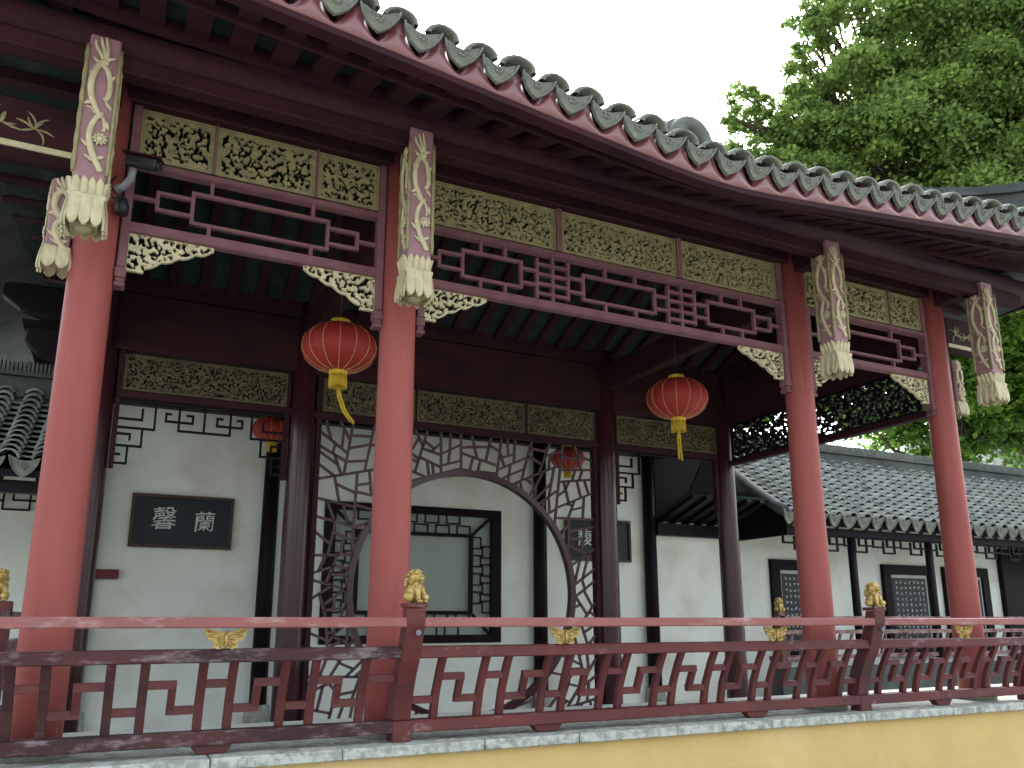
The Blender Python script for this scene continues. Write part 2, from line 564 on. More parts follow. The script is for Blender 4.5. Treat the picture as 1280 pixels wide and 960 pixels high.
# --- carved gilded panels
def carved_panel(x0, x1, z0, z1, y, seed, mat, sp, rad, wid, res, fm='beam', round_=False, label=None, backing=False):
    w, h = x1 - x0, z1 - z0
    mb = openwork(w, h, res, curl_holes(w, h, seed, sp, rad, wid), .018)
    mb.v = [(a_ + x0, b_ + y, c_ + z0) for a_, b_, c_ in mb.v]
    o = put('carved_panel', mb, mat, pav, label=label)
    fr = MB()
    for a_, b_, c_, d_ in ((x0 - .012, x1 + .012, z0 - .012, z0), (x0 - .012, x1 + .012, z1, z1 + .012),
                           (x0 - .012, x0, z0, z1), (x1, x1 + .012, z0, z1)):
        fr.box(a_, b_, y - .01, y + .03, c_, d_)
    put('panel_moulding', fr, mat, o)
    # raised blossoms and leaves on the openwork
    rr = random.Random(seed)
    bl = MB()
    for k in range(max(2, int(w * 6))):
        cx, cz = x0 + rr.uniform(.04, w - .04), z0 + rr.uniform(.04, h - .04)
        n = rr.choice((5, 6, 7))
        ra = rr.uniform(.016, .03) * (1 if h > .33 else .8)
        for q in range(n):
            a_ = 2 * math.pi * q / n + rr.random()
            bl.ball((cx + math.cos(a_) * ra * .7, y - .002, cz + math.sin(a_) * ra * .7), ra * .5, 6, 1, .35, 1)
        bl.ball((cx, y - .006, cz), ra * .35, 6, 1, .6, 1)
    put('blossom_relief', bl, mat, o)
    if backing:
        put('backing_board', MB().box(x0, x1, y + .05, y + .06, z0, z1), 'black', o)
    return o


Z0, Z1 = 4.085, 4.365
side_p = [(-.10, .26), (.30, .84), (.88, 1.235)]
mid_p = [(1.60, 2.49), (2.56, 3.51), (3.58, 4.48)]
seed = 11
for k, (a_, b_) in enumerate(side_p):
    carved_panel(a_, b_, Z0, Z1, 4.492, seed + k, 'gold', .0385, .0155, .0074, .0055)
for k, (a_, b_) in enumerate(mid_p):
    carved_panel(a_, b_, Z0, Z1, 4.492, seed + 5 + k, 'gold', .0345, .0130, .0056, .0055)
for k, (a_, b_) in enumerate(side_p):
    carved_panel(6.05 - b_, 6.05 - a_, Z0, Z1, 4.492, seed + 10 + k, 'gold', .0385, .0155, .0074, .0055)
mul = MB()
for x0, x1 in ((-.155, -.114), (.274, .286), (.854, .866), (1.249, 1.29), (1.53, 1.586), (2.504, 2.546), (3.524, 3.566), (4.494, 4.55),
               (4.78, 4.80), (5.184, 5.196), (5.764, 5.776), (6.164, 6.205)):
    mul = MB().box(x0, x1, 4.47, 4.54, 4.068, 4.384)
    put('panel_mullion', mul, 'lattice', pav)

# middle row carved panels, over the inner columns
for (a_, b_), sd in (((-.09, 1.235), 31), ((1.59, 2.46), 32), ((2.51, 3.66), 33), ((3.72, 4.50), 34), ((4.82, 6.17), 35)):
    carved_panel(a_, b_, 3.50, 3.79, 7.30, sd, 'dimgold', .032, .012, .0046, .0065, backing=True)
for x0, x1 in ((-.15, -.104), (1.249, 1.28), (1.52, 1.576), (2.474, 2.496), (3.674, 3.706), (4.514, 4.55), (4.79, 4.806), (6.184, 6.205)):
    put('panel_mullion', MB().box(x0, x1, 7.29, 7.36, 3.487, 3.828), 'beam', pav)


# --- hanging lattices under the panels
def lattice_side(x0, x1, y, parent):
    """the side-bay lattice: two small squares and one long slot"""
    mb = MB()
    t = .020

    def hb(xa, xb, z, tt=t):
        mb.box(xa, xb, y - .014, y + .014, z - tt / 2, z + tt / 2)

    def vb(x_, za, zb, tt=t):
        mb.box(x_ - tt / 2, x_ + tt / 2, y - .0145, y + .0145, za, zb)
    W = x1 - x0
    hb(x0, x0 + .12, 3.845)
    hb(x1 - .12, x1, 3.845)
    for s in (0, 1):
        a_ = x0 + .12 if s == 0 else x1 - .12
        b_ = x0 + .30 if s == 0 else x1 - .30
        lo, hi = min(a_, b_), max(a_, b_)
        hb(lo, hi, 3.895)
        hb(lo, hi, 3.795)
        vb(a_, 3.785, 3.905)
        vb(b_, 3.745, 3.945)
    hb(x0 + .30, x1 - .30, 3.935)
    hb(x0 + .30, x1 - .30, 3.755)
    for fx in (.29, .71):
        vb(x0 + W * fx, 3.945, 4.02)
        vb(x0 + W * fx, 3.69, 3.745)
    return put('fret_bars', mb, 'lattice', parent)


def lattice_mid(x0, x1, y, parent):
    mb = MB()
    t = .020

    def hb(xa, xb, z):
        mb.box(min(xa, xb), max(xa, xb), y - .014, y + .014, z - t / 2, z + t / 2)

    def vb(x_, za, zb):
        mb.box(x_ - t / 2, x_ + t / 2, y - .0145, y + .0145, za, zb)
    lo, hi = 3.69, 4.02

    def slot(a_, b_, la, lb):
        # long slot from a_ to b_ with small squares beside
        hb(a_, b_, 3.935)
        hb(a_, b_, 3.755)
        vb(a_, 3.745, 3.945)
        vb(b_, 3.745, 3.945)
        vb(a_ + (b_ - a_) * .3, 3.945, hi)
        vb(a_ + (b_ - a_) * .3, lo, 3.745)
        vb(a_ + (b_ - a_) * .72, 3.945, hi)
        vb(a_ + (b_ - a_) * .72, lo, 3.745)

    def link(a_, b_):
        hb(a_, b_, 3.895)
        hb(a_, b_, 3.795)

    def grid(c):
        for dx in (-.12, 0, .12):
            za, zb = lo, hi
            if dx < 0:
                vb(c + dx, 3.70, 3.99)
            elif dx > 0:
                vb(c + dx, 3.72, 4.02 if False else 4.0)
            else:
                vb(c, lo, hi)
        for k, z in enumerate((3.74, 3.81, 3.88, 3.95)):
            hb(c - .12, c + .12, z)
        hb(c - .24, c - .12, 3.895)
        hb(c - .24, c - .12, 3.795)
        hb(c + .12, c + .24, 3.895)
        hb(c + .12, c + .24, 3.795)
    g1, g2 = 2.48, 3.56
    hb(x0, x0 + .10, 3.845)
    hb(x1 - .10, x1, 3.845)
    link(x0 + .10, x0 + .26)
    vb(x0 + .10, 3.785, 3.905)
    slot(x0 + .26, g1 - .24, 0, 0)
    grid(g1)
    slot(g1 + .24, g2 - .24, 0, 0)
    grid(g2)
    slot(g2 + .24, x1 - .26, 0, 0)
    link(x1 - .26, x1 - .10)
    vb(x1 - .10, 3.785, 3.905)
    return put('fret_bars', mb, 'lattice', parent)


def bracket_shape(w, h):
    def extra(X, Z, D):
        # hanging corner piece: column side at x=0, top at z=h; lower edge climbs in scalloped steps
        u = np.clip(X / w, 0, 1)
        low = h * np.where(u < .20, 0.0, np.minimum(1.0, .10 + .80 * ((u - .20) / .80) ** .8) - .06 * np.abs(np.sin((u - .2) * 16)))
        edge = np.minimum(np.minimum(X, w - X) + .004, np.minimum(h - Z + .004, (Z - low) * .8))
        m = .009
        D = np.where(edge < m, np.maximum(D, .003), D)
        return np.where(edge < 0, np.minimum(edge, -1e-4), D)
    return extra


def corner_bracket(xc, side, y, seed, w=.43, h=.215, ztop=3.628, mat='cream', parent=None):
    f = curl_holes(w, h, seed, .036, .0130, .0078, margin=0, extra=bracket_shape(w, h))
    mb = openwork(w, h, .005, f, .022)
    mb.v = [(xc + side * a_, y + b_ - .011, ztop - h + c_) for a_, b_, c_ in mb.v]
    if side < 0:
        mb.f = [t_[::-1] for t_ in mb.f]
    return put('corner_bracket', mb, mat, parent)


def hanging(x0, x1, y, fn, seed):
    root = MB()
    root.box(x0, x1, y - .028, y + .028, 3.63, 3.69)
    h = put('hanging_lattice', root, 'lattice', pav, bevel=.004)
    put('top_rail', MB().box(x0, x1, y - .034, y + .034, 4.02, 4.055), 'lattice', h, bevel=.004)
    b = MB()
    n = int((x1 - x0) / .035)
    for k in range(n):
        b.box(x0 + k * .035 + .004, x0 + k * .035 + .026, y - .033, y - .0285, 3.634, 3.646)
        b.box(x0 + k * .035 + .004, x0 + k * .035 + .026, y - .04, y - .0345, 4.024, 4.033)
    put('bead_trim', b, 'lattice', h)
    for s, xx in ((-1, x0), (1, x1)):
        st = put('stile', MB().box(xx - .024, xx + .024, y - .03, y + .03, 3.36, 4.38) if False else
                 MB().box(min(xx, xx - s * .0) - .022, xx + .022, y - .036, y + .036, 3.42, 4.066), 'lattice', h, bevel=.004)
        ft = MB()
        ft.box(xx - .028, xx + .028, y - .04, y + .04, 3.36, 3.418)
        ft.box(xx - .022, xx + .022, y - .034, y + .034, 3.335, 3.359)
        ft.box(xx - .028, xx + .028, y - .04, y + .04, 3.31, 3.334)
        put('stile_foot', ft, 'lattice', st, bevel=.005)
    fn(x0 + .023, x1 - .023, y, h)
    corner_bracket(x0 + .023, 1, y, seed, parent=h)
    corner_bracket(x1 - .023, -1, y, seed + 1, parent=h)


hanging(-.135, 1.268, YF, lattice_side, 51)
hanging(1.535, 4.535, YF, lattice_mid, 53)
hanging(4.80, 6.19, YF, lattice_side, 55)


# --- middle row key-fret lattice
def mid_fret(x0, x1, parts):
    y = 7.33
    root = put('hanging_fret', MB().box(x0, x1, y - .02, y + .02, 3.40, 3.418), 'black', pav)
    st = MB()
    for xx in (x0, x1):
        st.box(xx - .02, xx + .02, y - .03, y + .03, 2.82, 3.418)
    put('stile', st, 'beam', root)
    mb = MB()
    t = .018

    def poly(pts):
        for (a_, b_), (c_, d_) in zip(pts, pts[1:]):
            if abs(a_ - c_) < 1e-6:
                mb.box(a_ - t / 2, a_ + t / 2, y - .0125, y + .0125, min(b_, d_) - t / 2, max(b_, d_) + t / 2)
            else:
                mb.box(min(a_, c_) - t / 2, max(a_, c_) + t / 2, y - .012, y + .012, b_ - t / 2, b_ + t / 2)
    for pl, side in parts:
        for pp in pl:
            if side == 'L':
                poly([(x0 + a_, b_) for a_, b_ in pp])
            else:
                poly([(x1 - a_, b_) for a_, b_ in pp])
    put('key_fret', mb, 'black', root)


cornerL = [[(.30, 3.40), (.30, 3.17), (0, 3.17)], [(.20, 3.335), (.20, 3.245), (0, 3.245)], [(.21, 3.16), (.21, 3.015), (0, 3.015)],
           [(0, 3.115), (.12, 3.115), (.12, 3.07)], [(.11, 3.01), (.11, 2.865), (0, 2.865)], [(0, 2.94), (.055, 2.94)]]
mid_half = [[(.49, 3.40), (.49, 3.18), (.91, 3.18), (.91, 3.40)], [(.695, 3.40), (.695, 3.18)],
            [(.42, 3.32), (.385, 3.32), (.385, 3.255), (.60, 3.255), (.60, 3.32), (.555, 3.32)],
            [(.84, 3.32), (.80, 3.32), (.80, 3.255), (1.01, 3.255), (1.01, 3.32), (.97, 3.32)]]
mid_fret(-.13, 1.26, [(cornerL, 'L'), (cornerL, 'R'), (mid_half, 'L')])
mid_fret(4.81, 6.18, [(cornerL, 'L')])


# --- moon-gate screen between the two inner columns
def ice_segments(x0, x1, z0, z1, seed):
    rr = random.Random(seed)
    segs = []

    def split(poly, depth):
        area = 0
        for i in range(len(poly)):
            a_, b_ = poly[i], poly[(i + 1) % len(poly)]
            area += a_[0] * b_[1] - b_[0] * a_[1]
        area = abs(area) / 2
        if area < rr.uniform(.019, .042) or depth > 12:
            return
        n = len(poly)
        L = [math.dist(poly[i], poly[(i + 1) % n]) for i in range(n)]
        i = max(range(n), key=lambda k: L[k] * rr.uniform(.8, 1.2))
        others = [k for k in range(n) if k != i]
        j = max(others, key=lambda k: L[k] * rr.uniform(.5, 1.3) * (1.4 if (k - i) % n not in (1, n - 1) else .8))
        ta, tb = rr.uniform(.32, .68), rr.uniform(.25, .75)
        A = tuple(poly[i][q] + (poly[(i + 1) % n][q] - poly[i][q]) * ta for q in (0, 1))
        B = tuple(poly[j][q] + (poly[(j + 1) % n][q] - poly[j][q]) * tb for q in (0, 1))
        segs.append((A, B))
        p1, k = [A], (i + 1) % n
        while True:
            p1.append(poly[k])
            if k == j:
                break
            k = (k + 1) % n
        p1.append(B)
        p2, k = [B], (j + 1) % n
        while True:
            p2.append(poly[k])
            if k == i:
                break
            k = (k + 1) % n
        p2.append(A)
        split(p1, depth + 1)
        split(p2, depth + 1)
    nx, nz = 5, 4
    split([(x0, z0), (x1, z0), (x1, z1), (x0, z1)], 0)
    return segs


moon = thing('moon_gate_screen', 'maroon moon gate screen of cracked ice latticework with a round opening', 'lattice screen', (3.035, YM, FLOOR))
MCX, MCZ, MR = 3.065, 1.86, 1.16
fr = MB()
fr.box(1.525, 1.575, 7.285, 7.375, FLOOR, 3.416)
put('stile', fr, 'beam', moon, bevel=.004)
put('stile', MB().box(4.50, 4.548, 7.285, 7.375, FLOOR, 3.416), 'beam', moon, bevel=.004)
ring = MB()
N = 96
vs = []
for k in range(N):
    a_ = 2 * math.pi * k / N
    for rr_, yy in ((MR - .028, 7.29), (MR + .028, 7.29), (MR + .028, 7.37), (MR - .028, 7.37)):
        vs.append((MCX + math.cos(a_) * rr_, yy, MCZ + math.sin(a_) * rr_))
fs = []
for k in range(N):
    for q in range(4):
        fs.append((k * 4 + q, k * 4 + (q + 1) % 4, ((k + 1) % N) * 4 + (q + 1) % 4, ((k + 1) % N) * 4 + q))
ring.add(vs, fs, False)
put('round_opening', ring, 'inner', moon)
ice = MB()


def clip_out(A, B):
    """pieces of segment AB outside the circle"""
    ax, az = A[0] - MCX, A[1] - MCZ
    dx, dz = B[0] - A[0], B[1] - A[1]
    a_, b_, c_ = dx * dx + dz * dz, 2 * (ax * dx + az * dz), ax * ax + az * az - (MR + .02) ** 2
    D = b_ * b_ - 4 * a_ * c_
    if D <= 0:
        return [(0, 1)]
    t1, t2 = (-b_ - math.sqrt(D)) / 2 / a_, (-b_ + math.sqrt(D)) / 2 / a_
    res = []
    if t1 > 0:
        res.append((0, min(1, t1)))
    if t2 < 1:
        res.append((max(0, t2), 1))
    return res


for (A, B) in ice_segments(1.575, 4.50, FLOOR + .05, 3.41, 21):
    for t0, t1 in clip_out(A, B):
        P = [(A[0] + (B[0] - A[0]) * t, 7.33, A[1] + (B[1] - A[1]) * t) for t in (t0, t1)]
        if math.dist(P[0], P[1]) > .01:
            ice.bar(P[0], P[1], .022, .023 + random.random() * .001)
put('cracked_ice_lattice', ice, 'ice', moon)

# --- openwork panel closing the right side of the porch (seen against the light)
w, h = 2.5, .42
mb = openwork(w, h, .008, curl_holes(w, h, 77, .05, .017, .0095, margin=.02), .03)
mb.v = [(6.32 + b_ - .015, 4.68 + a_, 3.40 + c_) for a_, b_, c_ in mb.v]
side = put('side_openwork_panel', mb, 'black', pav, label='dark pierced foliage panel on the right side, light showing through')
put('panel_rail', MB().box(6.28, 6.36, 4.62, 7.21, 3.345, 3.398), 'beam', side)
put('panel_rail', MB().box(6.28, 6.36, 4.62, 7.21, 3.822, 4.046), 'beam', side)
put('side_beam', MB().box(6.27, 6.37, 4.58, 7.25, 4.33, 4.75), 'beam', pav)
put('side_beam', MB().box(-.32, -.22, 4.58, 7.25, 3.83, 4.75), 'beam', pav)


# --- eaves: rafters, fascias, boards, wavy board, tiles
def under_z(x, y):
    """underside of the roof boards along the front eave"""
    t = (y - YE) / (4.12 - YE)
    base = 4.12 + .05 + (4.60 - 4.17) * t if y < 4.12 else 4.60 + (y - 4.12) * .30
    return base + rise(x) * max(0.0, 1 - .85 * t) if t < 1 else base + rise(x) * .15 * max(0, 1 - (y - 4.12))


xs = [XMID - 4.35 + k * .2175 for k in range(41)]
eaves = put('roof_boards', MB(), 'boards', pav)
bm_ = MB()
ys = [YE + .02, 3.6, 3.85, 4.12, 4.6, 5.2, 5.85]
for i in range(len(xs) - 1):
    for j in range(len(ys) - 1):
        q = [(xs[i], ys[j]), (xs[i + 1], ys[j]), (xs[i + 1], ys[j + 1]), (xs[i], ys[j + 1])]
        bm_.add([(a_, b_, under_z(a_, b_)) for a_, b_ in q] + [(a_, b_, under_z(a_, b_) + .03) for a_, b_ in q],
                [(0, 3, 2, 1), (4, 5, 6, 7), (0, 1, 5, 4), (2, 3, 7, 6), (1, 2, 6, 5), (3, 0, 4, 7)])
eaves.data = bm_.mesh('roof_boards', tuple(wloc(pav)))
eaves.data.materials.append(M['boards'])
x = XMID - 4.2
while x < XMID + 4.2:
    put('eave_rafter', MB().bar((x, 3.63, under_z(x, 3.63) - .042), (x, 4.45, under_z(x, 4.12) + .05), .115, .055), 'beam', pav)
    put('flying_rafter', MB().bar((x, YE + .035, under_z(x, YE + .035) - .03), (x, 3.82, under_z(x, 3.82) - .032), .105, .045), 'beam', pav)
    x += PITCH
x = XMID - 3.3
while x < XMID + 3.35:
    put('porch_rafter', MB().bar((x, 4.5, under_z(x, 4.5) - .04), (x, 5.80, under_z(x, 5.80) - .04), .08, .06), 'beam', pav)
    put('porch_rafter', MB().bar((x, 5.90, 5.04), (x, 7.24, 4.46), .08, .06), 'beam', pav)
    x += .24
put('rear_porch_boards', MB().add([(-.5, 5.851, 5.09), (6.55, 5.851, 5.09), (6.55, 7.249, 4.50), (-.5, 7.249, 4.50),
                                   (-.5, 5.851, 5.12), (6.55, 5.851, 5.12), (6.55, 7.249, 4.53), (-.5, 7.249, 4.53)],
                                  [(0, 3, 2, 1), (4, 5, 6, 7), (0, 1, 5, 4), (1, 2, 6, 5), (2, 3, 7, 6), (3, 0, 4, 7)]), 'boards', pav)


def strip(y0, y1, f0, f1, step=.06, xa=XMID - 4.35, xb=XMID + 4.35):
    """a board that follows the eave: front at y0, back at y1, from f0(x) to f1(x)"""
    n = int((xb - xa) / step)
    vs, fs = [], []
    for i in range(n + 1):
        x = xa + (xb - xa) * i / n
        vs += [(x, y0, f0(x)), (x, y0, f1(x)), (x, y1, f1(x)), (x, y1, f0(x))]
    for i in range(n):
        for q in range(4):
            fs.append((i * 4 + q, i * 4 + (q + 1) % 4, (i + 1) * 4 + (q + 1) % 4, (i + 1) * 4 + q)[::-1])
    fs += [(0, 1, 2, 3)[::-1], (n * 4, n * 4 + 1, n * 4 + 2, n * 4 + 3)]
    return MB().add(vs, fs)


put('eave_fascia', strip(YE - .04, YE + .03, lambda x: eave_z(x) - .03, lambda x: eave_z(x) + .008), 'beam', pav)
put('inner_fascia', strip(3.60, 3.626, lambda x: under_z(x, 3.61) - .085, lambda x: under_z(x, 3.61) - .003), 'beam', pav)
put('rafter_board', strip(3.99, 4.02, lambda x: under_z(x, 4.0) - .10, lambda x: under_z(x, 4.0) - .003), 'beam', pav)



def tile_x0():
    return XMID - 20 * PITCH


# wavy board: high between the drip tiles, low under them
wv = MB()
xa, xb = tile_x0(), tile_x0() + 40 * PITCH
n = 40 * 12
vs, fs = [], []
for i in range(n + 1):
    x = xa + (xb - xa) * i / n
    u = ((x - xa) / PITCH) % 1.0            # 0 = drip tile (valley), .5 = under the cover tile
    hgt = .085 + .10 * math.sin(math.pi * u) ** 1.2
    zb = eave_z(x) + .004
    rec = 1 - math.sin(math.pi * u) ** 1.4       # scooped back under each drip tile, straight along the bottom
    for q in range(6):
        w_ = q / 5
        vs.append((x, YE - .045 + .085 * rec * (w_ * w_ * (3 - 2 * w_)) - .012 * math.sin(math.pi * w_), zb + hgt * w_))
    vs += [(x, YE + .075, zb + hgt), (x, YE + .075, zb)]
for i in range(n):
    for q in range(8):
        fs.append((i * 8 + q, i * 8 + (q + 1) % 8, (i + 1) * 8 + (q + 1) % 8, (i + 1) * 8 + q)[::-1])
wv.add(vs, fs, True)
put('wavy_eave_board', wv, 'board', pav)

# roof surface
HIPX0, HIPX1 = XMID - 4.39, XMID + 4.39


def roof_z(x, y):
    t = y - YE
    r = rise(x)
    d = max(0, 1 - t / 2.6)
    return 4.12 + .145 + r * d + .50 * t + .045 * t * t


def tile_rows(mb, x_rows, pitch, y0, y1fn, zfn, expo, seed, rc=.055, rp=.07, lift=.055, side=1, lip=.03):
    """courses of pan tiles (valley at each row x) and cover tiles (between rows)"""
    rr = random.Random(seed)
    for x in x_rows:
        yt = y1fn(x)
        k = 0
        y = y0
        while y < yt:
            ya, yb = y, y + expo * 1.25
            za, zb = zfn(x, ya), zfn(x, yb)
            j = rr.uniform(-.004, .004)
            # pan, concave
            vs = []
            for (yy, zz, dz) in ((ya, za, lip - .004), (yb, zb, .0)):
                for q in range(5):
                    a_ = -1 + q / 2
                    vs.append((x + a_ * pitch * .40 + j, yy, zz + dz + .030 * a_ * a_))
            vs += [(vx, vy, vz - .012) for vx, vy, vz in vs[:5]]
            fs = [(q, q + 1, q + 6, q + 5) for q in range(4)] + [(q + 1, q, q + 10, q + 11) for q in range(4)]
            mb.add(vs, fs, True)
            # cover, convex
            xc = x + pitch / 2 + rr.uniform(-.004, .004)
            zc, zd = zfn(xc, ya), zfn(xc, yb)
            vs = []
            for (yy, zz, dz) in ((ya, zc, lip), (yb, zd, .0)):
                for q in range(6):
                    a_ = math.pi * q / 5
                    vs.append((xc + math.cos(a_) * rc, yy, zz + .022 + dz + math.sin(a_) * lift))
            vs += [(xc + (vx - xc) * .78, vy, vz - .014) for vx, vy, vz in vs[:6]]
            fs = [(q + 1, q, q + 6, q + 7) for q in range(5)] + [(q, q + 1, q + 13, q + 12) for q in range(5)]
            mb.add(vs, fs, True)
            y += expo
            k += 1


rows = [tile_x0() + k * PITCH for k in range(41)]


def top_y(x):
    d = abs(x - XMID)
    return min(5.9 + .3, YE + max(.15, (4.39 - d)))


tm = MB()
tile_rows(tm, rows[:-1], PITCH, YE - .03, top_y, roof_z, .085, 5, rc=.082)
put('roof_tiles', tm, 'tile', pav)
# body of the roof beneath the tiles and its rear slope
rb = MB()
xs2 = np.linspace(HIPX0, HIPX1, 45)
for i in range(44):
    xa_, xb_ = xs2[i], xs2[i + 1]
    for j in range(6):
        def pt(x, u):
            y = YE + .03 + (min(5.9, top_y(x)) - YE - .03) * u
            return (x, y, roof_z(x, y) - .02)
        rb.add([pt(xa_, j / 6), pt(xb_, j / 6), pt(xb_, (j + 1) / 6), pt(xa_, (j + 1) / 6)], [(0, 1, 2, 3)], True)
put('roof_bed', rb, 'ridge', pav)
zr = roof_z(XMID, 5.9)
rs = MB()
rs.add([(1.0, 5.9, zr - .05), (5.1, 5.9, zr - .05), (7.4, 9.4, 4.15), (-1.3, 9.4, 4.15), (-1.3, 3.6, 4.5), (7.4, 3.6, 4.5)],
       [(0, 1, 2, 3), (0, 3, 4), (1, 5, 2)])
put('rear_slope', rs, 'ridge', pav)
# end soffits beyond the outer columns, left and right
for s in (-1, 1):
    xe, xi = (XMID + s * 4.36), (XMID + s * 3.34)
    b = MB()
    b.add([(xi, 4.2, 4.62), (xe, 4.2, 4.62), (xe, 9.0, 4.45), (xi, 9.0, 4.62), (xi, 4.2, 4.65), (xe, 4.2, 4.65), (xe, 9.0, 4.48), (xi, 9.0, 4.65)],
          [(0, 1, 2, 3), (7, 6, 5, 4), (0, 4, 5, 1), (1, 5, 6, 2), (2, 6, 7, 3), (3, 7, 4, 0)])
    so_ = put('side_eave_boards', b, 'boards', pav)
    yy = 4.5
    while yy < 8.9:
        put('side_rafter', MB().bar((xi, yy, 4.57), (xe, yy, 4.50 + .05), .09, .06), 'beam', pav)
        yy += .30
    put('side_fascia', MB().box(min(xe, xe + s * .03), max(xe, xe + s * .03), 3.5, 9.0, 4.44, 4.62), 'beam', pav)

# drip tiles and cover-tile discs along the eave
dr = MB()
pl = [(-.098, .052), (-.088, .012), (-.058, -.036), (-.024, -.064), (0, -.078), (.024, -.064), (.058, -.036), (.088, .012), (.098, .052)]
low = [(a_, -.0 + .045 - .052 * (1 - (a_ / .098) ** 2)) for a_ in (.098, .05, 0, -.05, -.098)]
poly = pl + [(a_ * .97, .066 - .045 * (1 - (a_ / .098) ** 2)) for a_ in (.07, .035, 0, -.035, -.07)]
dr.prism(poly, (0, 0, 0), (1, 0, 0), (0, -.34, .94), (0, 1, 0), .016)
rimpts = [(a_, -.007 + b_ * -.34, b_ * .94) for a_, b_ in pl]
dr.tube(rimpts, .006, 6)
for q in range(5):
    a_ = 2 * math.pi * q / 5
    dr.ball((math.cos(a_) * .017, -.004, -.004 + math.sin(a_) * .017), .010, 6, 1, .5, 1)
drip_me = dr.mesh('drip_tile')
drip_me.materials.append(M['drip'])
cv = MB()
vs, fs = [], []
for yy, rr_ in ((-.05, 1.0), (-.035, 1.06), (.08, .98)):
    for q in range(9):
        a_ = math.pi * q / 8
        vs.append((math.cos(a_) * .090 * rr_, yy, math.sin(a_) * .060 * rr_))
for yy, rr_ in ((-.05, .80), (.08, .80)):
    for q in range(9):
        a_ = math.pi * q / 8
        vs.append((math.cos(a_) * .090 * rr_, yy, math.sin(a_) * .060 * rr_))
for j in range(2):
    for q in range(8):
        fs.append((j * 9 + q + 1, j * 9 + q, j * 9 + q + 9, j * 9 + q + 10))
for q in range(8):
    fs.append((q, q + 1, 27 + q + 1, 27 + q))
    fs.append((27 + q, 27 + q + 1, 36 + q + 1, 36 + q))
cv.add(vs, fs, True)
cov_me = cv.mesh('cover_tile_end')
cov_me.materials.append(M['drip'])
rr = random.Random(9)
base = wloc(pav)
for k, x in enumerate(rows[:-1]):
    o = bpy.data.objects.new('drip_tile', drip_me)
    C.objects.link(o)
    o.parent = pav
    o.location = Vector((x + rr.uniform(-.006, .006), YE - .085, eave_z(x) + .118 + rr.uniform(-.006, .006))) - base
    o.rotation_euler = (rr.uniform(-.08, .08), rr.uniform(-.07, .07), rr.uniform(-.08, .08))
    s_ = rr.uniform(.95, 1.06)
    o.scale = (s_ * 1.05, 1, s_ * .86)
    o = bpy.data.objects.new('cover_tile_end', cov_me)
    C.objects.link(o)
    o.parent = pav
    xc = x + PITCH / 2
    o.location = Vector((xc + rr.uniform(-.006, .006), YE - .05, eave_z(xc) + .168 + rr.uniform(-.005, .007))) - base
    o.rotation_euler = (R(14) + rr.uniform(-.08, .08), rr.uniform(-.08, .08), rr.uniform(-.1, .1))
    s_ = rr.uniform(.95, 1.1)
    o.scale = (s_, 1, s_)

# hip ridges running out to the corners
for s in (-1, 1):
    for name_, wdt, h0, h1 in (('hip_ridge', .18, -.16, .12), ('hip_ridge_cap', .25, .122, .16), ('hip_ridge_crest', .14, .162, .23)):
        pts = []
        for k in range(15):
            u = k / 14
            y = 6.0 - 2.55 * u
            x = XMID + s * (4.39 - (y - YE))
            z = roof_z(XMID + s * (4.39 - (y - YE)), y) + .16 + .04 * u ** 2 + max(0, u - .88) * 1.3
            pts.append(Vector((x, y, z)))
        m_ = MB()
        vs, fs = [], []
        n_ = Vector((1, s * 1.0, 0)).normalized() if s < 0 else Vector((1, 1, 0)).normalized()
        n_ = Vector((s, -1, 0)).normalized().cross(Vector((0, 0, 1)))
        for p in pts:
            vs += [p - n_ * wdt / 2 + Vector((0, 0, h0)), p + n_ * wdt / 2 + Vector((0, 0, h0)), p + n_ * wdt / 2 + Vector((0, 0, h1)), p - n_ * wdt / 2 + Vector((0, 0, h1))]
        for i in range(len(pts) - 1):
            for q in range(4):
                fs.append((i * 4 + q, i * 4 + (q + 1) % 4, (i + 1) * 4 + (q + 1) % 4, (i + 1) * 4 + q))
        L_ = (len(pts) - 1) * 4
        fs += [(3, 2, 1, 0), (L_, L_ + 1, L_ + 2, L_ + 3)]
        m_.add(vs, fs)
        put(name_, m_, 'ridge', pav)
put('main_ridge', MB().box(.4, 5.7, 5.82, 6.02, zr - .1, zr + .35), 'ridge', pav, bevel=.03)
# rounded ridge stump that shows above the eave
st = MB()
for k in range(5):
    y_ = 3.86 + k * .10
    pts = [(3.20 + math.cos(math.pi * q / 10) * (.13 + .004 * k), y_, 4.70 + k * .045 + math.sin(math.pi * q / 10) * .17) for q in range(11)]
    st.tube(pts, .055, 8)
put('ridge_end', st, 'tile', pav)


# ---------------------------------------------------------------- hanging lotus posts under the eave
def spline(pts, n=7):
    out = []
    P = [Vector(p) for p in pts]
    P = [P[0] * 2 - P[1]] + P + [P[-1] * 2 - P[-2]]
    for i in range(1, len(P) - 2):
        for k in range(n):
            t = k / n
            a_, b_, c_, d_ = P[i - 1], P[i], P[i + 1], P[i + 2]
            out.append(.5 * ((2 * b_) + (c_ - a_) * t + (2 * a_ - 5 * b_ + 4 * c_ - d_) * t * t + (3 * b_ - a_ - 3 * c_ + d_) * t ** 3))
    out.append(P[-2])
    return out


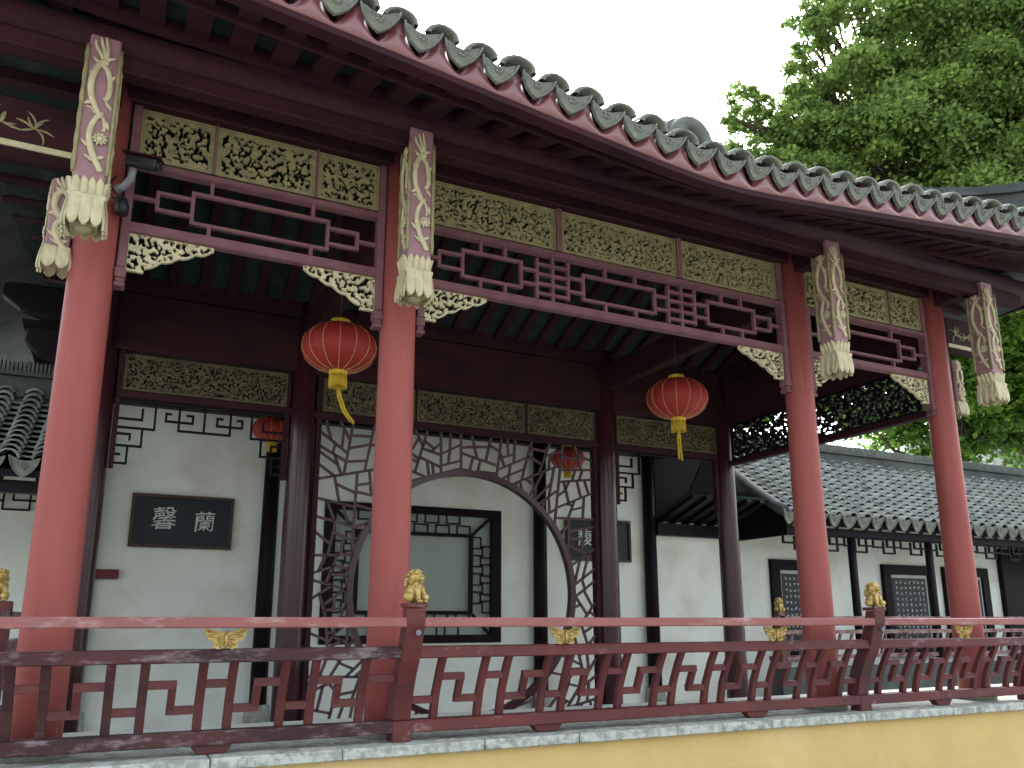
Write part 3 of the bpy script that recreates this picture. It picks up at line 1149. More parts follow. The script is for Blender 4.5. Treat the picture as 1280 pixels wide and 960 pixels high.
def vine(side_w, z0, z1):
    """gilded vine relief for one face, local x across, y = -outward, z up"""
    mb = MB()
    H = z1 - z0
    hw = side_w / 2

    def stroke(pts, r0, r1, dy=-.005, fat=.3):
        pp = spline([(x * hw, dy - .002 * (i % 2), z0 + z * H) for i, (x, z) in enumerate(pts)])
        n = len(pp) - 1
        mb.tube(pp, [(r0 + (r1 - r0) * i / n) * (1 + fat * math.sin(math.pi * i / n)) for i in range(n + 1)], 6, .6, (0, 1, 0))
    stroke([(.62, .02), (.30, .08), (-.05, .15), (-.30, .24), (-.28, .33), (.05, .41), (.35, .44)], .015, .010)
    stroke([(.28, .40), (-.15, .47), (-.52, .56), (-.58, .66), (-.38, .75), (.0, .81), (.3, .80)], .013, .013, -.007)
    stroke([(-.05, .79), (.35, .75), (.58, .66), (.58, .58), (.42, .54), (.30, .55)], .013, .009, -.006)
    stroke([(-.70, .47), (-.40, .46), (.0, .43), (.40, .40), (.55, .33), (.42, .31)], .005, .008, -.004)
    for pts in ([(.05, .80), (-.18, .86), (-.55, .92), (-.62, .96)], [(.08, .80), (.02, .88), (-.22, .95), (-.30, .99)],
                [(.12, .80), (.22, .88), (.12, .95), (.02, 1.0)], [(.05, .81), (.40, .84), (.75, .86)], [(-.1, .8), (-.4, .81), (-.65, .84)]):
        stroke(pts, .006, .004, -.006, 1.0)
    for (cx, cz, ra) in ((.36, .25, .034), (-.1, .44, .018)):
        cx, cz = cx * hw, z0 + cz * H
        for q in range(10):
            a_ = 2 * math.pi * q / 10
            mb.tube([(cx + math.cos(a_) * ra * .3, -.010, cz + math.sin(a_) * ra * .3), (cx + math.cos(a_) * ra * .75, -.013, cz + math.sin(a_) * ra * .75),
                     (cx + math.cos(a_) * ra * 1.08, -.006, cz + math.sin(a_) * ra * 1.08)], [.004, ra * .24, .002], 5, .6, (0, 1, 0))
        mb.ball((cx, -.012, cz), ra * .42, 8, 1, .6, 1)
    for (cx, cz, a_, L_) in ((-.55, .5, .5, .05), (.62, .5, 2.2, .045), (-.5, .2, 2.4, .045), (.7, .36, -1.3, .04), (-.62, .70, 1.9, .04), (.66, .70, 1.0, .04),
                             (-.1, .10, 2.6, .05), (.5, .12, .4, .03)):
        cx, cz = cx * hw, z0 + cz * H
        pts = [(cx + math.cos(a_) * t * L_, -.007, cz + math.sin(a_) * t * L_) for t in (-.6, -.1, .3, .7)]
        mb.tube(pts, [.003, .011, .009, .002], 6, .45, (0, 1, 0))
    return mb


def rotz_mb(mb, ang, dx=0, dy=0):
    c_, s_ = math.cos(ang), math.sin(ang)
    mb.v = [(x * c_ - y * s_ + dx, x * s_ + y * c_ + dy, z) for x, y, z in mb.v]
    return mb


def petals(n_side, hw, z0, z1, out, up):
    """a row of lotus petals around a square of half width hw"""
    mb = MB()
    for f in range(4):
        part = MB()
        for k in range(n_side):
            cx = -hw + (k + .5) * 2 * hw / n_side
            w = hw / n_side * 1.03
            prof = []
            n = 6
            vs, fs = [], []
            for i in range(n + 1):
                u = i / n
                wid = w * (1.0 if u < .6 else math.sqrt(max(0, 1 - ((u - .6) / .41) ** 2)))
                z = (z1 - (z1 - z0) * u) if not up else (z0 + (z1 - z0) * u)
                yo = -hw - out * (math.sin(u * 1.9) if not up else u ** 1.5)
                for q, bul in ((-1, 0), (-.5, .006), (0, .009), (.5, .006), (1, 0)):
                    vs.append((cx + q * wid, yo - bul, z))
            for i in range(n):
                for q in range(4):
                    a_ = i * 5 + q
                    f_ = (a_, a_ + 1, a_ + 6, a_ + 5)
                    fs.append(f_ if up else f_[::-1])
            m2 = len(vs)
            vs2 = vs + [(x, y + .014, z) for x, y, z in vs]
            fs2 = fs + [tuple(i + m2 for i in ff[::-1]) for ff in fs]
            # rim
            for i in range(n):
                fs2.append((i * 5, (i + 1) * 5, (i + 1) * 5 + m2, i * 5 + m2))
                fs2.append((i * 5 + 4, i * 5 + 4 + m2, (i + 1) * 5 + 4 + m2, (i + 1) * 5 + 4))
            part.add(vs2, fs2, True)
        rotz_mb(part, f * math.pi / 2)
        mb.add(part.v, part.f, True)
    return mb


def make_pendant():
    """local origin at the pendant's foot"""
    hw = .070
    z0, z1 = .27, 1.04
    root = put('lotus_post', MB().box(-hw, hw, -hw, hw, z0 - .06, z1 + .03), 'mauve', pav, local=True, bevel=.006)
    trim = MB()
    for sx in (-1, 1):
        for sy in (-1, 1):
            n = 12
            pts = [(sx * (hw + .003), sy * (hw + .003), z0 + .02 + (z1 - z0 - .08) * k / n) for k in range(n + 1)]
            trim.tube(pts, [.009 + .004 * (k % 2) for k in range(n + 1)], 6)
    put('gilt_edge', trim, 'gold', root, local=True)
    for f in range(4):
        v = vine(hw * 2, z0 + .02, z1)
        v.v = [(x, y - hw, z) for x, y, z in v.v]
        rotz_mb(v, f * math.pi / 2)
        put('vine_carving', v, 'cream', root, local=True)
    put('lotus_petals', petals(4, hw * .98, .185, .265, .018, True), 'cream', root, local=True)
    b = MB()
    b.box(-hw - .012, hw + .012, -hw - .012, hw + .012, .158, .183)
    put('collar', b, 'cream', root, local=True, bevel=.004)
    put('lotus_drop', petals(3, hw * 1.08, .015, .162, .016, False), 'cream', root, local=True)
    core = MB()
    core.box(-hw * .85, hw * .85, -hw * .85, hw * .85, .03, .17)
    core.ball((0, 0, .035), .045, 10, 1, 1, .7)
    put('lotus_core', core, 'gold', root, local=True)
    return root


pend = make_pendant()
for i, x in enumerate([-.30, 1.37, 4.66, 6.45]):
    o = pend if i == 0 else copy_tree(pend, pav)
    o.location = Vector((x, 4.11, 3.40 if i == 0 else 3.34)) - base
# side lotus drops and the scrolled arms that carry them
for s, xx in ((-1, -.455), (1, 6.55)):
    lp = petals(2, .062, 3.34, 3.46, .014, False)
    lp.v = [(a_ + xx - s * .02, b_ + 4.5, c_) for a_, b_, c_ in lp.v]
    put('lotus_drop', lp, 'cream', pav)
    g = MB()
    g.box(xx - s * .02 - .055, xx - s * .02 + .055, 4.445, 4.555, 3.42, 3.84)
    put('drop_post', g, 'mauve', pav, bevel=.006)
    g = MB()
    for ang in (0, s * math.pi / 2):
        v_ = vine(.11, 3.44, 3.85)
        v_.v = [(a_, b_ - .055, c_) for a_, b_, c_ in v_.v]
        rotz_mb(v_, ang, xx - s * .02, 4.5)
        g.add(v_.v, v_.f, True)
    put('scroll_relief', g, 'cream', pav)
    m_ = MB().box(min(xx - s * .16, xx - s * .10), max(xx - s * .16, xx - s * .10), 4.45, 4.55, 3.30, 3.9)
    put('scroll_back', m_, 'beam', pav)
    a0, a1 = (-1.32, -.38) if s < 0 else (6.43, 6.98)
    bb = put('corner_beam', MB().box(a0, a1, 4.44, 4.56, 3.95, 4.24), 'beam', pav, bevel=.008)
    put('gilt_line', MB().box(a0, a1, 4.425, 4.437, 3.955, 3.985), 'cream', bb)
    v = MB()
    rq = random.Random(5)
    for k in range(int((a1 - a0 - .2) / .15) + 1):
        cx = (a0 + .12) + k * .15
        for q in range(9):
            a_ = rq.uniform(-.5, 3.6)
            L_ = rq.uniform(.05, .10)
            bnd = rq.uniform(-.9, .9)
            pts = spline([(cx + math.cos(a_ + bnd * t) * t * L_, 4.436, 4.08 + math.sin(a_ + bnd * t) * t * L_) for t in (0, .35, .7, 1)], 3)
            v.tube(pts, [.002 + .005 * math.sin(math.pi * i_ / (len(pts) - 1)) for i_ in range(len(pts))], 5, .4, (0, 1, 0))
    put('painted_orchid', v, 'gold', bb)
    # corner pendant box on the right shows as carved bracket
# left rear carved bracket arms
for (z_, xo) in ((4.28, -1.05), (3.92, -.85)):
    m_ = MB()
    L = -.35 - xo
    pts = [(0, 0), (0, -.26), (-L * .5, -.28), (-L * .8, -.22), (-L, -.12), (-L * .98, -.02), (-L * .8, .0)]
    m_.prism(pts, (-.35, 7.25, z_), (1, 0, 0), (0, 0, 1), (0, 1, 0), .14)
    put('bracket_arm', m_, 'black', pav, bevel=.012)


# ---------------------------------------------------------------- railing with lion-topped posts
def prof_y(z):
    """outward lean of the backrest: distance in y at height z"""
    pts = [(.98, 4.28), (1.08, 4.29), (1.2, 4.262), (1.32, 4.205), (1.42, 4.145), (1.5, 4.12), (1.6, 4.085), (1.7, 4.08)]
    for (a_, b_), (c_, d_) in zip(pts, pts[1:]):
        if z <= c_:
            return b_ + (d_ - b_) * (z - a_) / (c_ - a_)
    return 4.08


def lion(parent, x, y, z, rz, s=1.08):
    mb = MB()
    rq = random.Random(4)
    mb.ball((0, .008, .050), .040, 12, .9, .85, 1.25)      # haunch and chest
    mb.ball((0, -.012, .075), .030, 10, 1, .8, 1.3)
    mb.ball((0, -.008, .122), .033, 12, 1.0, .95, 1.0)     # head
    mb.ball((0, -.038, .115), .017, 10, 1.1, .9, .75)      # muzzle
    mb.ball((0, -.052, .120), .006, 6)
    for sx in (-1, 1):
        mb.tube([(sx * .022, -.022, .085), (sx * .024, -.034, .045), (sx * .022, -.036, .010)], [.015, .012, .013], 8)
        mb.ball((sx * .022, -.044, .008), .014, 8, 1, 1.2, .6)
        mb.ball((sx * .036, .012, .028), .024, 8, .7, 1.2, 1)
        mb.ball((sx * .014, -.036, .131), .006, 6)
        mb.ball((sx * .031, -.002, .146), .010, 6, .8, .6, 1.2)
        for q in range(3):
            mb.ball((sx * .006 * q, -.040, .100 - q * .001), .005, 6)
    mb.ball((.022, -.046, .026), .019, 10)                 # ball under the paw
    for k in range(46):                                     # curls of the mane
        a_ = rq.uniform(0, 2 * math.pi)
        b_ = rq.uniform(-.9, 1.35)
        px, py, pz = math.cos(a_) * math.cos(b_), math.sin(a_) * math.cos(b_), math.sin(b_)
        if py < -.45 and pz < .5:
            continue
        mb.ball((px * .036, -.004 + py * .034, .120 + pz * .036), .0095, 6)
    for k in range(8):
        mb.ball((rq.uniform(-.022, .022), .04 - .001 * k, .05 + .012 * k), .011, 6)
    mb.v = [(a_ * s * 1.12, b_ * s, c_ * s) for a_, b_, c_ in mb.v]
    o = put('lion_finial', mb, 'goldb', parent, local=True)
    o.location = Vector((x, y, z)) - wloc(parent)
    o.rotation_euler = (0, 0, rz)
    return o


def post(parent, x, lz=0):
    mb = MB()
    w = .051
    mb.box(x - w, x + w, 4.225, 4.325, DECK - .004, 1.085)
    zs_ = [1.085, 1.12, 1.18, 1.25, 1.32, 1.39, 1.46, 1.52, 1.58, 1.66]
    vs, fs = [], []
    for z in zs_:
        yc = prof_y(z)
        th = .075 if z < 1.35 else .075 - .02 * (z - 1.35) / .3
        yf = yc - .045
        vs += [(x - w, yf, z), (x + w, yf, z), (x + w, yf + th + .03, z), (x - w, yf + th + .03, z)]
    for i in range(len(zs_) - 1):
        for q in range(4):
            fs.append((i * 4 + q, i * 4 + (q + 1) % 4, (i + 1) * 4 + (q + 1) % 4, (i + 1) * 4 + q))
    k = (len(zs_) - 1) * 4
    fs += [(3, 2, 1, 0), (k, k + 1, k + 2, k + 3)]
    mb.add(vs, fs)
    p = put('post', mb, 'rail', parent, bevel=.005)
    put('post_cap', MB().box(x - w - .006, x + w + .006, 4.03, 4.14, 1.662, 1.684), 'rail', p, bevel=.004)
    put('bolt', MB().tube([(x + .01, 4.03, 1.535), (x + .01, 4.05, 1.535)], .014, 10), 'whiteplastic', p)
    lion(p, x, 4.085, 1.684, lz)
    return p


def butterfly_mesh():
    mb = MB()
    half = [(0, -.05), (.008, -.085), (.03, -.095), (.055, -.085), (.05, -.062), (.075, -.055), (.088, -.03), (.10, -.002), (.085, .0),
            (.05, -.006), (.022, -.02), (0, -.012)]
    poly = half + [(-a_, b_) for a_, b_ in half[::-1][1:-1]]
    mb.prism(poly, (0, 0, 0), (1, 0, 0), (0, 0, 1), (0, 1, 0), .012)
    mb.tube([(0, -.006, -.092), (0, -.010, -.05), (0, -.006, -.012)], [.005, .009, .005], 8)
    for s in (-1, 1):
        for tgt in ((.085, -.012), (.078, -.035), (.058, -.03), (.045, -.078), (.025, -.085), (.04, -.05)):
            mb.tube([(s * .005, -.003, -.045), (s * tgt[0] * .55, -.007, (tgt[1] - .045) / 2 + .004), (s * tgt[0], -.003, tgt[1])], [.003, .005, .004], 5)
    return mb


def fret_section(root, xs_, y_shift=0.0, start='H', first=True):
    """bars xs_ with connectors: pattern code between consecutive bars"""


def railing_bar(mb, x, z0=1.085, z1=1.405, w=.040):
    zs_ = np.linspace(z0, z1, 6)
    vs, fs = [], []
    for z in zs_:
        yc = prof_y(float(z))
        vs += [(x - w / 2, yc - .019, z), (x + w / 2, yc - .019, z), (x + w / 2, yc + .019, z), (x - w / 2, yc + .019, z)]
    for i in range(5):
        for q in range(4):
            fs.append((i * 4 + q, i * 4 + (q + 1) % 4, (i + 1) * 4 + (q + 1) % 4, (i + 1) * 4 + q))
    fs += [(3, 2, 1, 0), (20, 21, 22, 23)]
    mb.add(vs, fs)


ZU, ZL = 1.305, 1.185


def hconn(mb, a_, b_, z):
    y = prof_y(z)
    if mb is None:
        put('fret_connector', MB().box(a_, b_, y - .018, y + .018, z - .019, z + .019), 'rail_plain', rail, bevel=.002)
        return
    mb.box(a_, b_, y - .0182, y + .0182, z - .019, z + .019)


def zconn(mb, a_, b_, kind):
    m_ = (a_ + b_) / 2
    mb = MB()
    if kind == 'Z':          # upper from the left bar, then down, then lower to the right bar
        hconn(mb, a_, m_ + .0172, ZU)
        hconn(mb, m_ - .0172, b_, ZL)
    else:
        hconn(mb, a_, m_ + .0172, ZL)
        hconn(mb, m_ - .0172, b_, ZU)
    railing_bar(mb, m_, ZL - .0, ZU + .0, .034)
    put('fret_connector', mb, 'rail_plain', rail)


rail = thing('bench_railing', 'long red timber railing with lion topped posts along the front of the pavilion', 'railing', (XMID, 4.28, DECK))
PX = [-.62, 1.41, 4.78, 6.62]
for i, x in enumerate(PX):
    post(rail, x, [0, .75, .25, .3][i])
for a_, b_ in list(zip(PX, PX[1:])) + [(6.62, 8.3)]:
    a2, b2 = a_ + .046, b_ - .046
    put('top_rail', MB().box(a2, b2, 4.045, 4.115, 1.562, 1.612), 'handrail', rail, bevel=.006)
    put('middle_rail', MB().box(a2, b2, 4.11, 4.19, 1.404, 1.466), 'rail_dark' if a_ < 1 else 'rail', rail, bevel=.006, label='weathered dark brown middle rail' if a_ < 1 else None)
    put('bottom_rail', MB().box(a2, b2, 4.23, 4.33, 1.024, 1.086), 'rail_dark' if a_ < 1 else 'rail', rail, bevel=.006)
bars = [-.37, -.235, .02, .16, .41, .545, .79, .935, 1.19]
codes = ['U', 'S', 'L', 'Z', 'U', 'S', 'L', 'Z']
sets = [(bars, codes, PX[0], PX[1], 'L', 'U')]
b2 = [1.60 + .39 * (k // 2) + (.255 if k % 2 else 0) for k in range(16)]
c2 = [['Z', 'U', 'S', 'L'][k % 4] for k in range(15)]
sets.append((b2, c2, PX[1], PX[2], 'L', 'L'))
b3 = [4.97 + .39 * (k // 2) + (.255 if k % 2 else 0) for k in range(9)]
c3 = [['Z', 'U', 'S', 'L'][k % 4] for k in range(8)]
sets.append((b3, c3, PX[2], PX[3], 'L', 'U'))
b4 = [6.80 + .39 * (k // 2) + (.255 if k % 2 else 0) for k in range(7)]
sets.append((b4, c3[:6], PX[3], 8.3, 'L', 'U'))
for bs, cs, pa, pb, e0, e1 in sets:
    for x in bs:
        m_ = MB()
        railing_bar(m_, x)
        put('baluster', m_, 'rail_dark' if x < .3 else 'rail_plain', rail, bevel=.003)
    f = None
    for k, cde in enumerate(cs):
        a_, b_ = bs[k] + .0185, bs[k + 1] - .0185
        if cde == 'U':
            hconn(f, a_, b_, ZU)
        elif cde == 'L':
            hconn(f, a_, b_, ZL)
        else:
            zconn(f, a_, b_, cde)
    hconn(f, pa + .051, bs[0] - .0185, ZL if e0 == 'L' else ZU)
    hconn(f, bs[-1] + .0185, pb - .051, ZL if e1 == 'L' else ZU)
bme = None
for x in (.49, 2.31, 3.87, 5.70):
    if bme is None:
        bo = put('butterfly_ornament', butterfly_mesh(), 'goldb', rail, local=True)
        bme = bo.data
    else:
        bo = bpy.data.objects.new('butterfly_ornament', bme)
        C.objects.link(bo)
        bo.parent = rail
    bo.location = Vector((x, 4.085, 1.56)) - wloc(rail)
for x in (.48, 2.28, 3.82, 5.61, -.85):
    m_ = MB()
    pts = [(-.095, 0), (-.085, -.02), (-.06, -.045), (.06, -.045), (.085, -.02), (.095, 0)]
    m_.prism(pts, (x, 4.25, 1.0285), (1, 0, 0), (0, 0, 1), (0, 1, 0), .06)
    put('support_block', m_, 'rail', rail, bevel=.004)


# shorter railings: left side of the porch, corridor
def far_railing(name, label, x0, x1, y, along='x', lions=(), bf=(), cat='railing', z0=FLOOR + .5):
    t = thing(name, label, cat, ((x0 + x1) / 2, y, FLOOR) if along == 'x' else (y, (x0 + x1) / 2, FLOOR))
    off = wloc(t)

    def sw(mb):
        if along == 'y':
            mb.v = [(y - (b_ - y), a_, c_) for a_, b_, c_ in mb.v]
            mb.f = [f_[::-1] for f_ in mb.f] if False else mb.f
        return mb
    for za, zb, nm, dy in ((1.60, 1.645, 'top_rail', -.10), (1.42, 1.47, 'middle_rail', -.04), (1.10, 1.15, 'bottom_rail', .06)):
        put(nm, sw(MB().box(x0, x1, y + dy - .03, y + dy + .03, za, zb)), 'rail', t)
    n = int((x1 - x0) / .21)
    for k in range(n):
        x = x0 + .08 + k * (x1 - x0 - .1) / n
        b = MB()
        b.bar((x, y + .06, 1.151), (x, y - .04, 1.419), .028, .028)
        put('baluster', sw(b), 'rail', t)
    f = MB()
    for k in range(n - 1):
        xa_, xb_ = x0 + .094 + k * (x1 - x0 - .1) / n, x0 + .066 + (k + 1) * (x1 - x0 - .1) / n
        z = 1.23 if k % 2 else 1.32
        f.box(xa_, xb_, y - .01, y + .018, z - .014, z + .014)
    put('fret_connectors', sw(f), 'rail', t)
    for x in lions:
        b = MB().box(x - .05, x + .05, y - .13, y - .03, FLOOR + .45, 1.70)
        p = put('post', sw(b), 'rail', t, bevel=.005)
        X_, Y_ = (x, y - .08) if along == 'x' else (y + .05, x)
        lion(p, X_, Y_, 1.70, .3)
    for x in bf:
        bo = bpy.data.objects.new('butterfly_ornament', bme)
        C.objects.link(bo)
        bo.parent = t
        bo.location = (Vector((x, y - .12, 1.60)) if along == 'x' else Vector((y + .12, x, 1.60))) - off
    put('seat_wall', sw(MB().box(x0, x1, y - .12, y + .12, FLOOR, 1.0)), 'ridge', t)
    return t


far_railing('side_railing', 'dark red railing with one gold lion at the left edge behind the big column', 4.75, 7.1, -.63, 'y', lions=(5.3,))
far_railing('corridor_railing', 'dark red railing with gold butterflies in front of the inscribed tablets', 7.56, 15.5, 8.05, 'x', lions=(7.62,), bf=(8.0, 11.0, 13.3))

# ---------------------------------------------------------------- long white wall behind
wall = thing('white_wall', 'long white plaster wall with a lattice window behind the pavilion', 'wall', (XMID, 9.05, FLOOR))
WX0, WX1, WZ0, WZ1 = 2.02, 4.18, 1.34, 2.90
wm = MB()
wm.box(-6, -.5, 8.97, 9.17, 0, 3.2)
wm.box(-.5, WX0, 8.97, 9.17, 0, 3.99)
wm.box(WX1, 6.6, 8.97, 9.17, 0, 3.99)
wm.box(6.6, 17.5, 8.97, 9.17, 0, 3.4)
wm.box(WX0, WX1, 8.97, 9.17, 0, WZ0)
wm.box(WX0, WX1, 8.97, 9.17, WZ1, 3.99)
put('plaster', wm, 'plaster', wall)
win = put('window', MB().box(WX0, WX1, 8.94, 9.0, WZ1 - .09, WZ1).box(WX0, WX1, 8.94, 9.0, WZ0, WZ0 + .09)
          .box(WX0, WX0 + .13, 8.94, 9.0, WZ0 + .09, WZ1 - .09).box(WX1 - .13, WX1, 8.94, 9.0, WZ0 + .09, WZ1 - .09), 'black', wall, bevel=.004)
IX0, IX1, IZ0, IZ1 = WX0 + .36, WX1 - .36, WZ0 + .32, WZ1 - .30
ib = MB()
ib.box(IX0, IX1, 8.965, 8.995, IZ1 - .04, IZ1)
ib.box(IX0, IX1, 8.965, 8.995, IZ0, IZ0 + .04)
ib.box(IX0, IX0 + .05, 8.965, 8.995, IZ0 + .04, IZ1 - .04)
ib.box(IX1 - .05, IX1, 8.965, 8.995, IZ0 + .04, IZ1 - .04)
put('inner_frame', ib, 'black', win)
lt = MB()
t = .015


def meander(n, p0, L, inner, outer, horiz, fix=None):
    """U shapes hanging from the outer frame interleaved with ones standing on the inner frame"""
    P_ = L / n
    mid = (inner + outer) / 2
    for k in range(n):
        a_ = p0 + k * P_
        o1, o2 = a_ + .10 * P_, a_ + .72 * P_
        i1, i2 = a_ + .60 * P_, a_ + 1.22 * P_
        eps = .003
        for (lo, hi, target, sh) in ((o1, o2, outer, .012), (i1, i2, inner, -.012)):
            zz = mid + (sh if outer > inner else -sh)
            segs = [((lo, zz), (hi, zz)), ((lo, zz), (lo, target)), ((hi, zz), (hi, target))]
            for q, ((ua, va), (ub, vb)) in enumerate(segs):
                yo = 8.97 + q * .001
                if horiz:
                    lt.box(min(ua, ub) - t / 2, max(ua, ub) + t / 2, yo, yo + .02, min(va, vb) - t / 2, max(va, vb) + t / 2)
                else:
                    lt.box(min(va, vb) - t / 2, max(va, vb) + t / 2, yo, yo + .02, min(ua, ub) - t / 2, max(ua, ub) + t / 2)


meander(5, IX0, IX1 - IX0 - .1, IZ1, WZ1 - .09, True)
meander(5, IX0, IX1 - IX0 - .1, IZ0, WZ0 + .09, True)
meander(4, IZ0, IZ1 - IZ0 - .08, IX0, WX0 + .13, False)
meander(4, IZ0, IZ1 - IZ0 - .08, IX1, WX1 - .13, False)
for (a_, b_), (c_, d_) in (((IX0, IZ1), (WX0 + .13, WZ1 - .09)), ((IX1, IZ1), (WX1 - .13, WZ1 - .09)), ((IX0, IZ0), (WX0 + .13, WZ0 + .09)), ((IX1, IZ0), (WX1 - .13, WZ0 + .09))):
    lt.bar((a_, 8.981, b_), (c_, 8.981, d_), .03, .03)
put('key_lattice', lt, 'black', win)
put('pane', MB().box(WX0 + .05, WX1 - .05, 9.02, 9.04, WZ0 + .05, WZ1 - .05), 'windowpane', win)


# ---------------------------------------------------------------- writing
def text_part(parent, s, size, loc, mat='script', ext=.003, name='lettering', sx=1.0, bold=0.0):
    cu = bpy.data.curves.new('lettering', 'FONT')
    cu.body = s
    cu.size = size
    cu.extrude = ext
    cu.offset = bold
    cu.align_x = 'CENTER'
    cu.align_y = 'CENTER'
    tmp = bpy.data.objects.new('tmp_text', cu)
    C.objects.link(tmp)
    bpy.context.view_layer.update()
    dg = bpy.context.evaluated_depsgraph_get()
    me = bpy.data.meshes.new_from_object(tmp.evaluated_get(dg))
    bpy.data.objects.remove(tmp)
    me.name = name
    for v_ in me.vertices:                      # brush-like unevenness of the strokes
        x_, y_ = v_.co.x / size, v_.co.y / size
        v_.co.x += size * (.018 * math.sin(y_ * 7 + 1) + .008 * math.sin(x_ * 23 + y_ * 17) + .02 * y_)
        v_.co.y += size * (.022 * math.sin(x_ * 6 + 2) + .008 * math.sin(x_ * 19 - y_ * 21) + .09 * x_)
    me.materials.clear()
    me.materials.append(M[mat])
    o = bpy.data.objects.new(name, me)
    C.objects.link(o)
    o.parent = parent
    o.rotation_euler = (R(90), 0, 0)
    o.scale = (sx, 1, 1)
    o.location = Vector(loc) - wloc(parent)
    return o


def plaque(name, label, x0, x1, z0, z1, chars):
    t_ = thing(name, label, 'plaque', ((x0 + x1) / 2, 8.95, (z0 + z1) / 2))
    put('board', MB().box(x0 + .03, x1 - .03, 8.935, 8.955, z0 + .03, z1 - .03), 'plaque', t_)
    put('frame', MB().box(x0, x1, 8.91, 8.955, z1 - .035, z1).box(x0, x1, 8.91, 8.955, z0, z0 + .035)
        .box(x0, x0 + .035, 8.91, 8.955, z0 + .035, z1 - .035).box(x1 - .035, x1, 8.91, 8.955, z0 + .035, z1 - .035), 'plaque_frame', t_, bevel=.004)
    for ch, cx, cz, sz in chars:
        text_part(t_, ch, sz, (cx, 8.93, cz))
    return t_


plaque('wall_plaque', 'black framed plaque reading 蘭馨 on the white wall behind the left bay', .07, 1.05, 2.31, 2.85,
       [('馨', .385, 2.59, .245), ('蘭', .775, 2.575, .22)])
plaque('wall_plaque', 'black framed plaque reading 馥 half hidden by the inner column', 5.07, 6.05, 2.33, 2.87,
       [('馥', 5.35, 2.61, .22)])


def tablet(x0, x1, z0, z1, label, seed):
    t_ = thing('inscribed_tablet', label, 'tablet', ((x0 + x1) / 2, 8.95, z0), group='black inscribed stone tablets set in the corridor wall')
    fr_ = MB()
    bw_ = .16
    fr_.box(x0, x1, 8.90, 8.967, z1 - .15, z1)
    fr_.box(x0, x1, 8.90, 8.967, z0, z0 + .12)
    fr_.box(x0, x0 + bw_, 8.90, 8.967, z0 + .12, z1 - .15)
    fr_.box(x1 - bw_, x1, 8.90, 8.967, z0 + .12, z1 - .15)
    put('frame', fr_, 'black', t_, bevel=.005)
    put('white_border', MB().box(x0 + bw_, x1 - bw_, 8.94, 8.966, z0 + .12, z1 - .15), 'frame_white', t_)
    put('stone_slab', MB().box(x0 + bw_ + .045, x1 - bw_ - .045, 8.932, 8.95, z0 + .16, z1 - .20), 'slate', t_)
    rq = random.Random(seed)
    ins = MB()
    cols = 7
    wx = (x1 - x0 - 2 * bw_ - .15) / cols
    hz = .085
    for c_ in range(cols):
        nrows = int((z1 - z0 - .45) / hz)
        for r_ in range(nrows - rq.randint(0, 2)):
            cx = x0 + bw_ + .075 + (c_ + .5) * wx
            cz = z1 - .27 - r_ * hz
            for q in range(5):
                a_ = rq.choice((0, 0, 1.57, .7, -.7))
                L_ = rq.uniform(.010, .024)
                ox, oz = rq.uniform(-.014, .014), rq.uniform(-.018, .018)
                ins.bar((cx + ox - math.cos(a_) * L_ * .6, 8.929 - q * .0004, cz + oz - math.sin(a_) * L_ * .6),
                        (cx + ox + math.cos(a_) * L_ * .6, 8.929 - q * .0004, cz + oz + math.sin(a_) * L_ * .6), .004, .0075)
    put('inscription', ins, 'script', t_)


tablet(8.43, 9.45, 1.05, 2.45, 'black tablet with white writing between the inner column and the third red column', 1)
tablet(10.70, 11.87, 1.05, 2.44, 'black tablet with white writing seen above the second lion, left of the last red column', 2)
tablet(12.1, 13.2, 1.05, 2.44, 'black tablet mostly hidden behind the last red column', 3)

rbx = put('switch_box', MB().box(-.19, .02, 8.89, 8.965, 1.99, 2.08), 'redbox', bevel=.006)
rbx['label'] = 'small dark red metal box on the white wall beside the left column'
rbx['category'] = 'electrical box'


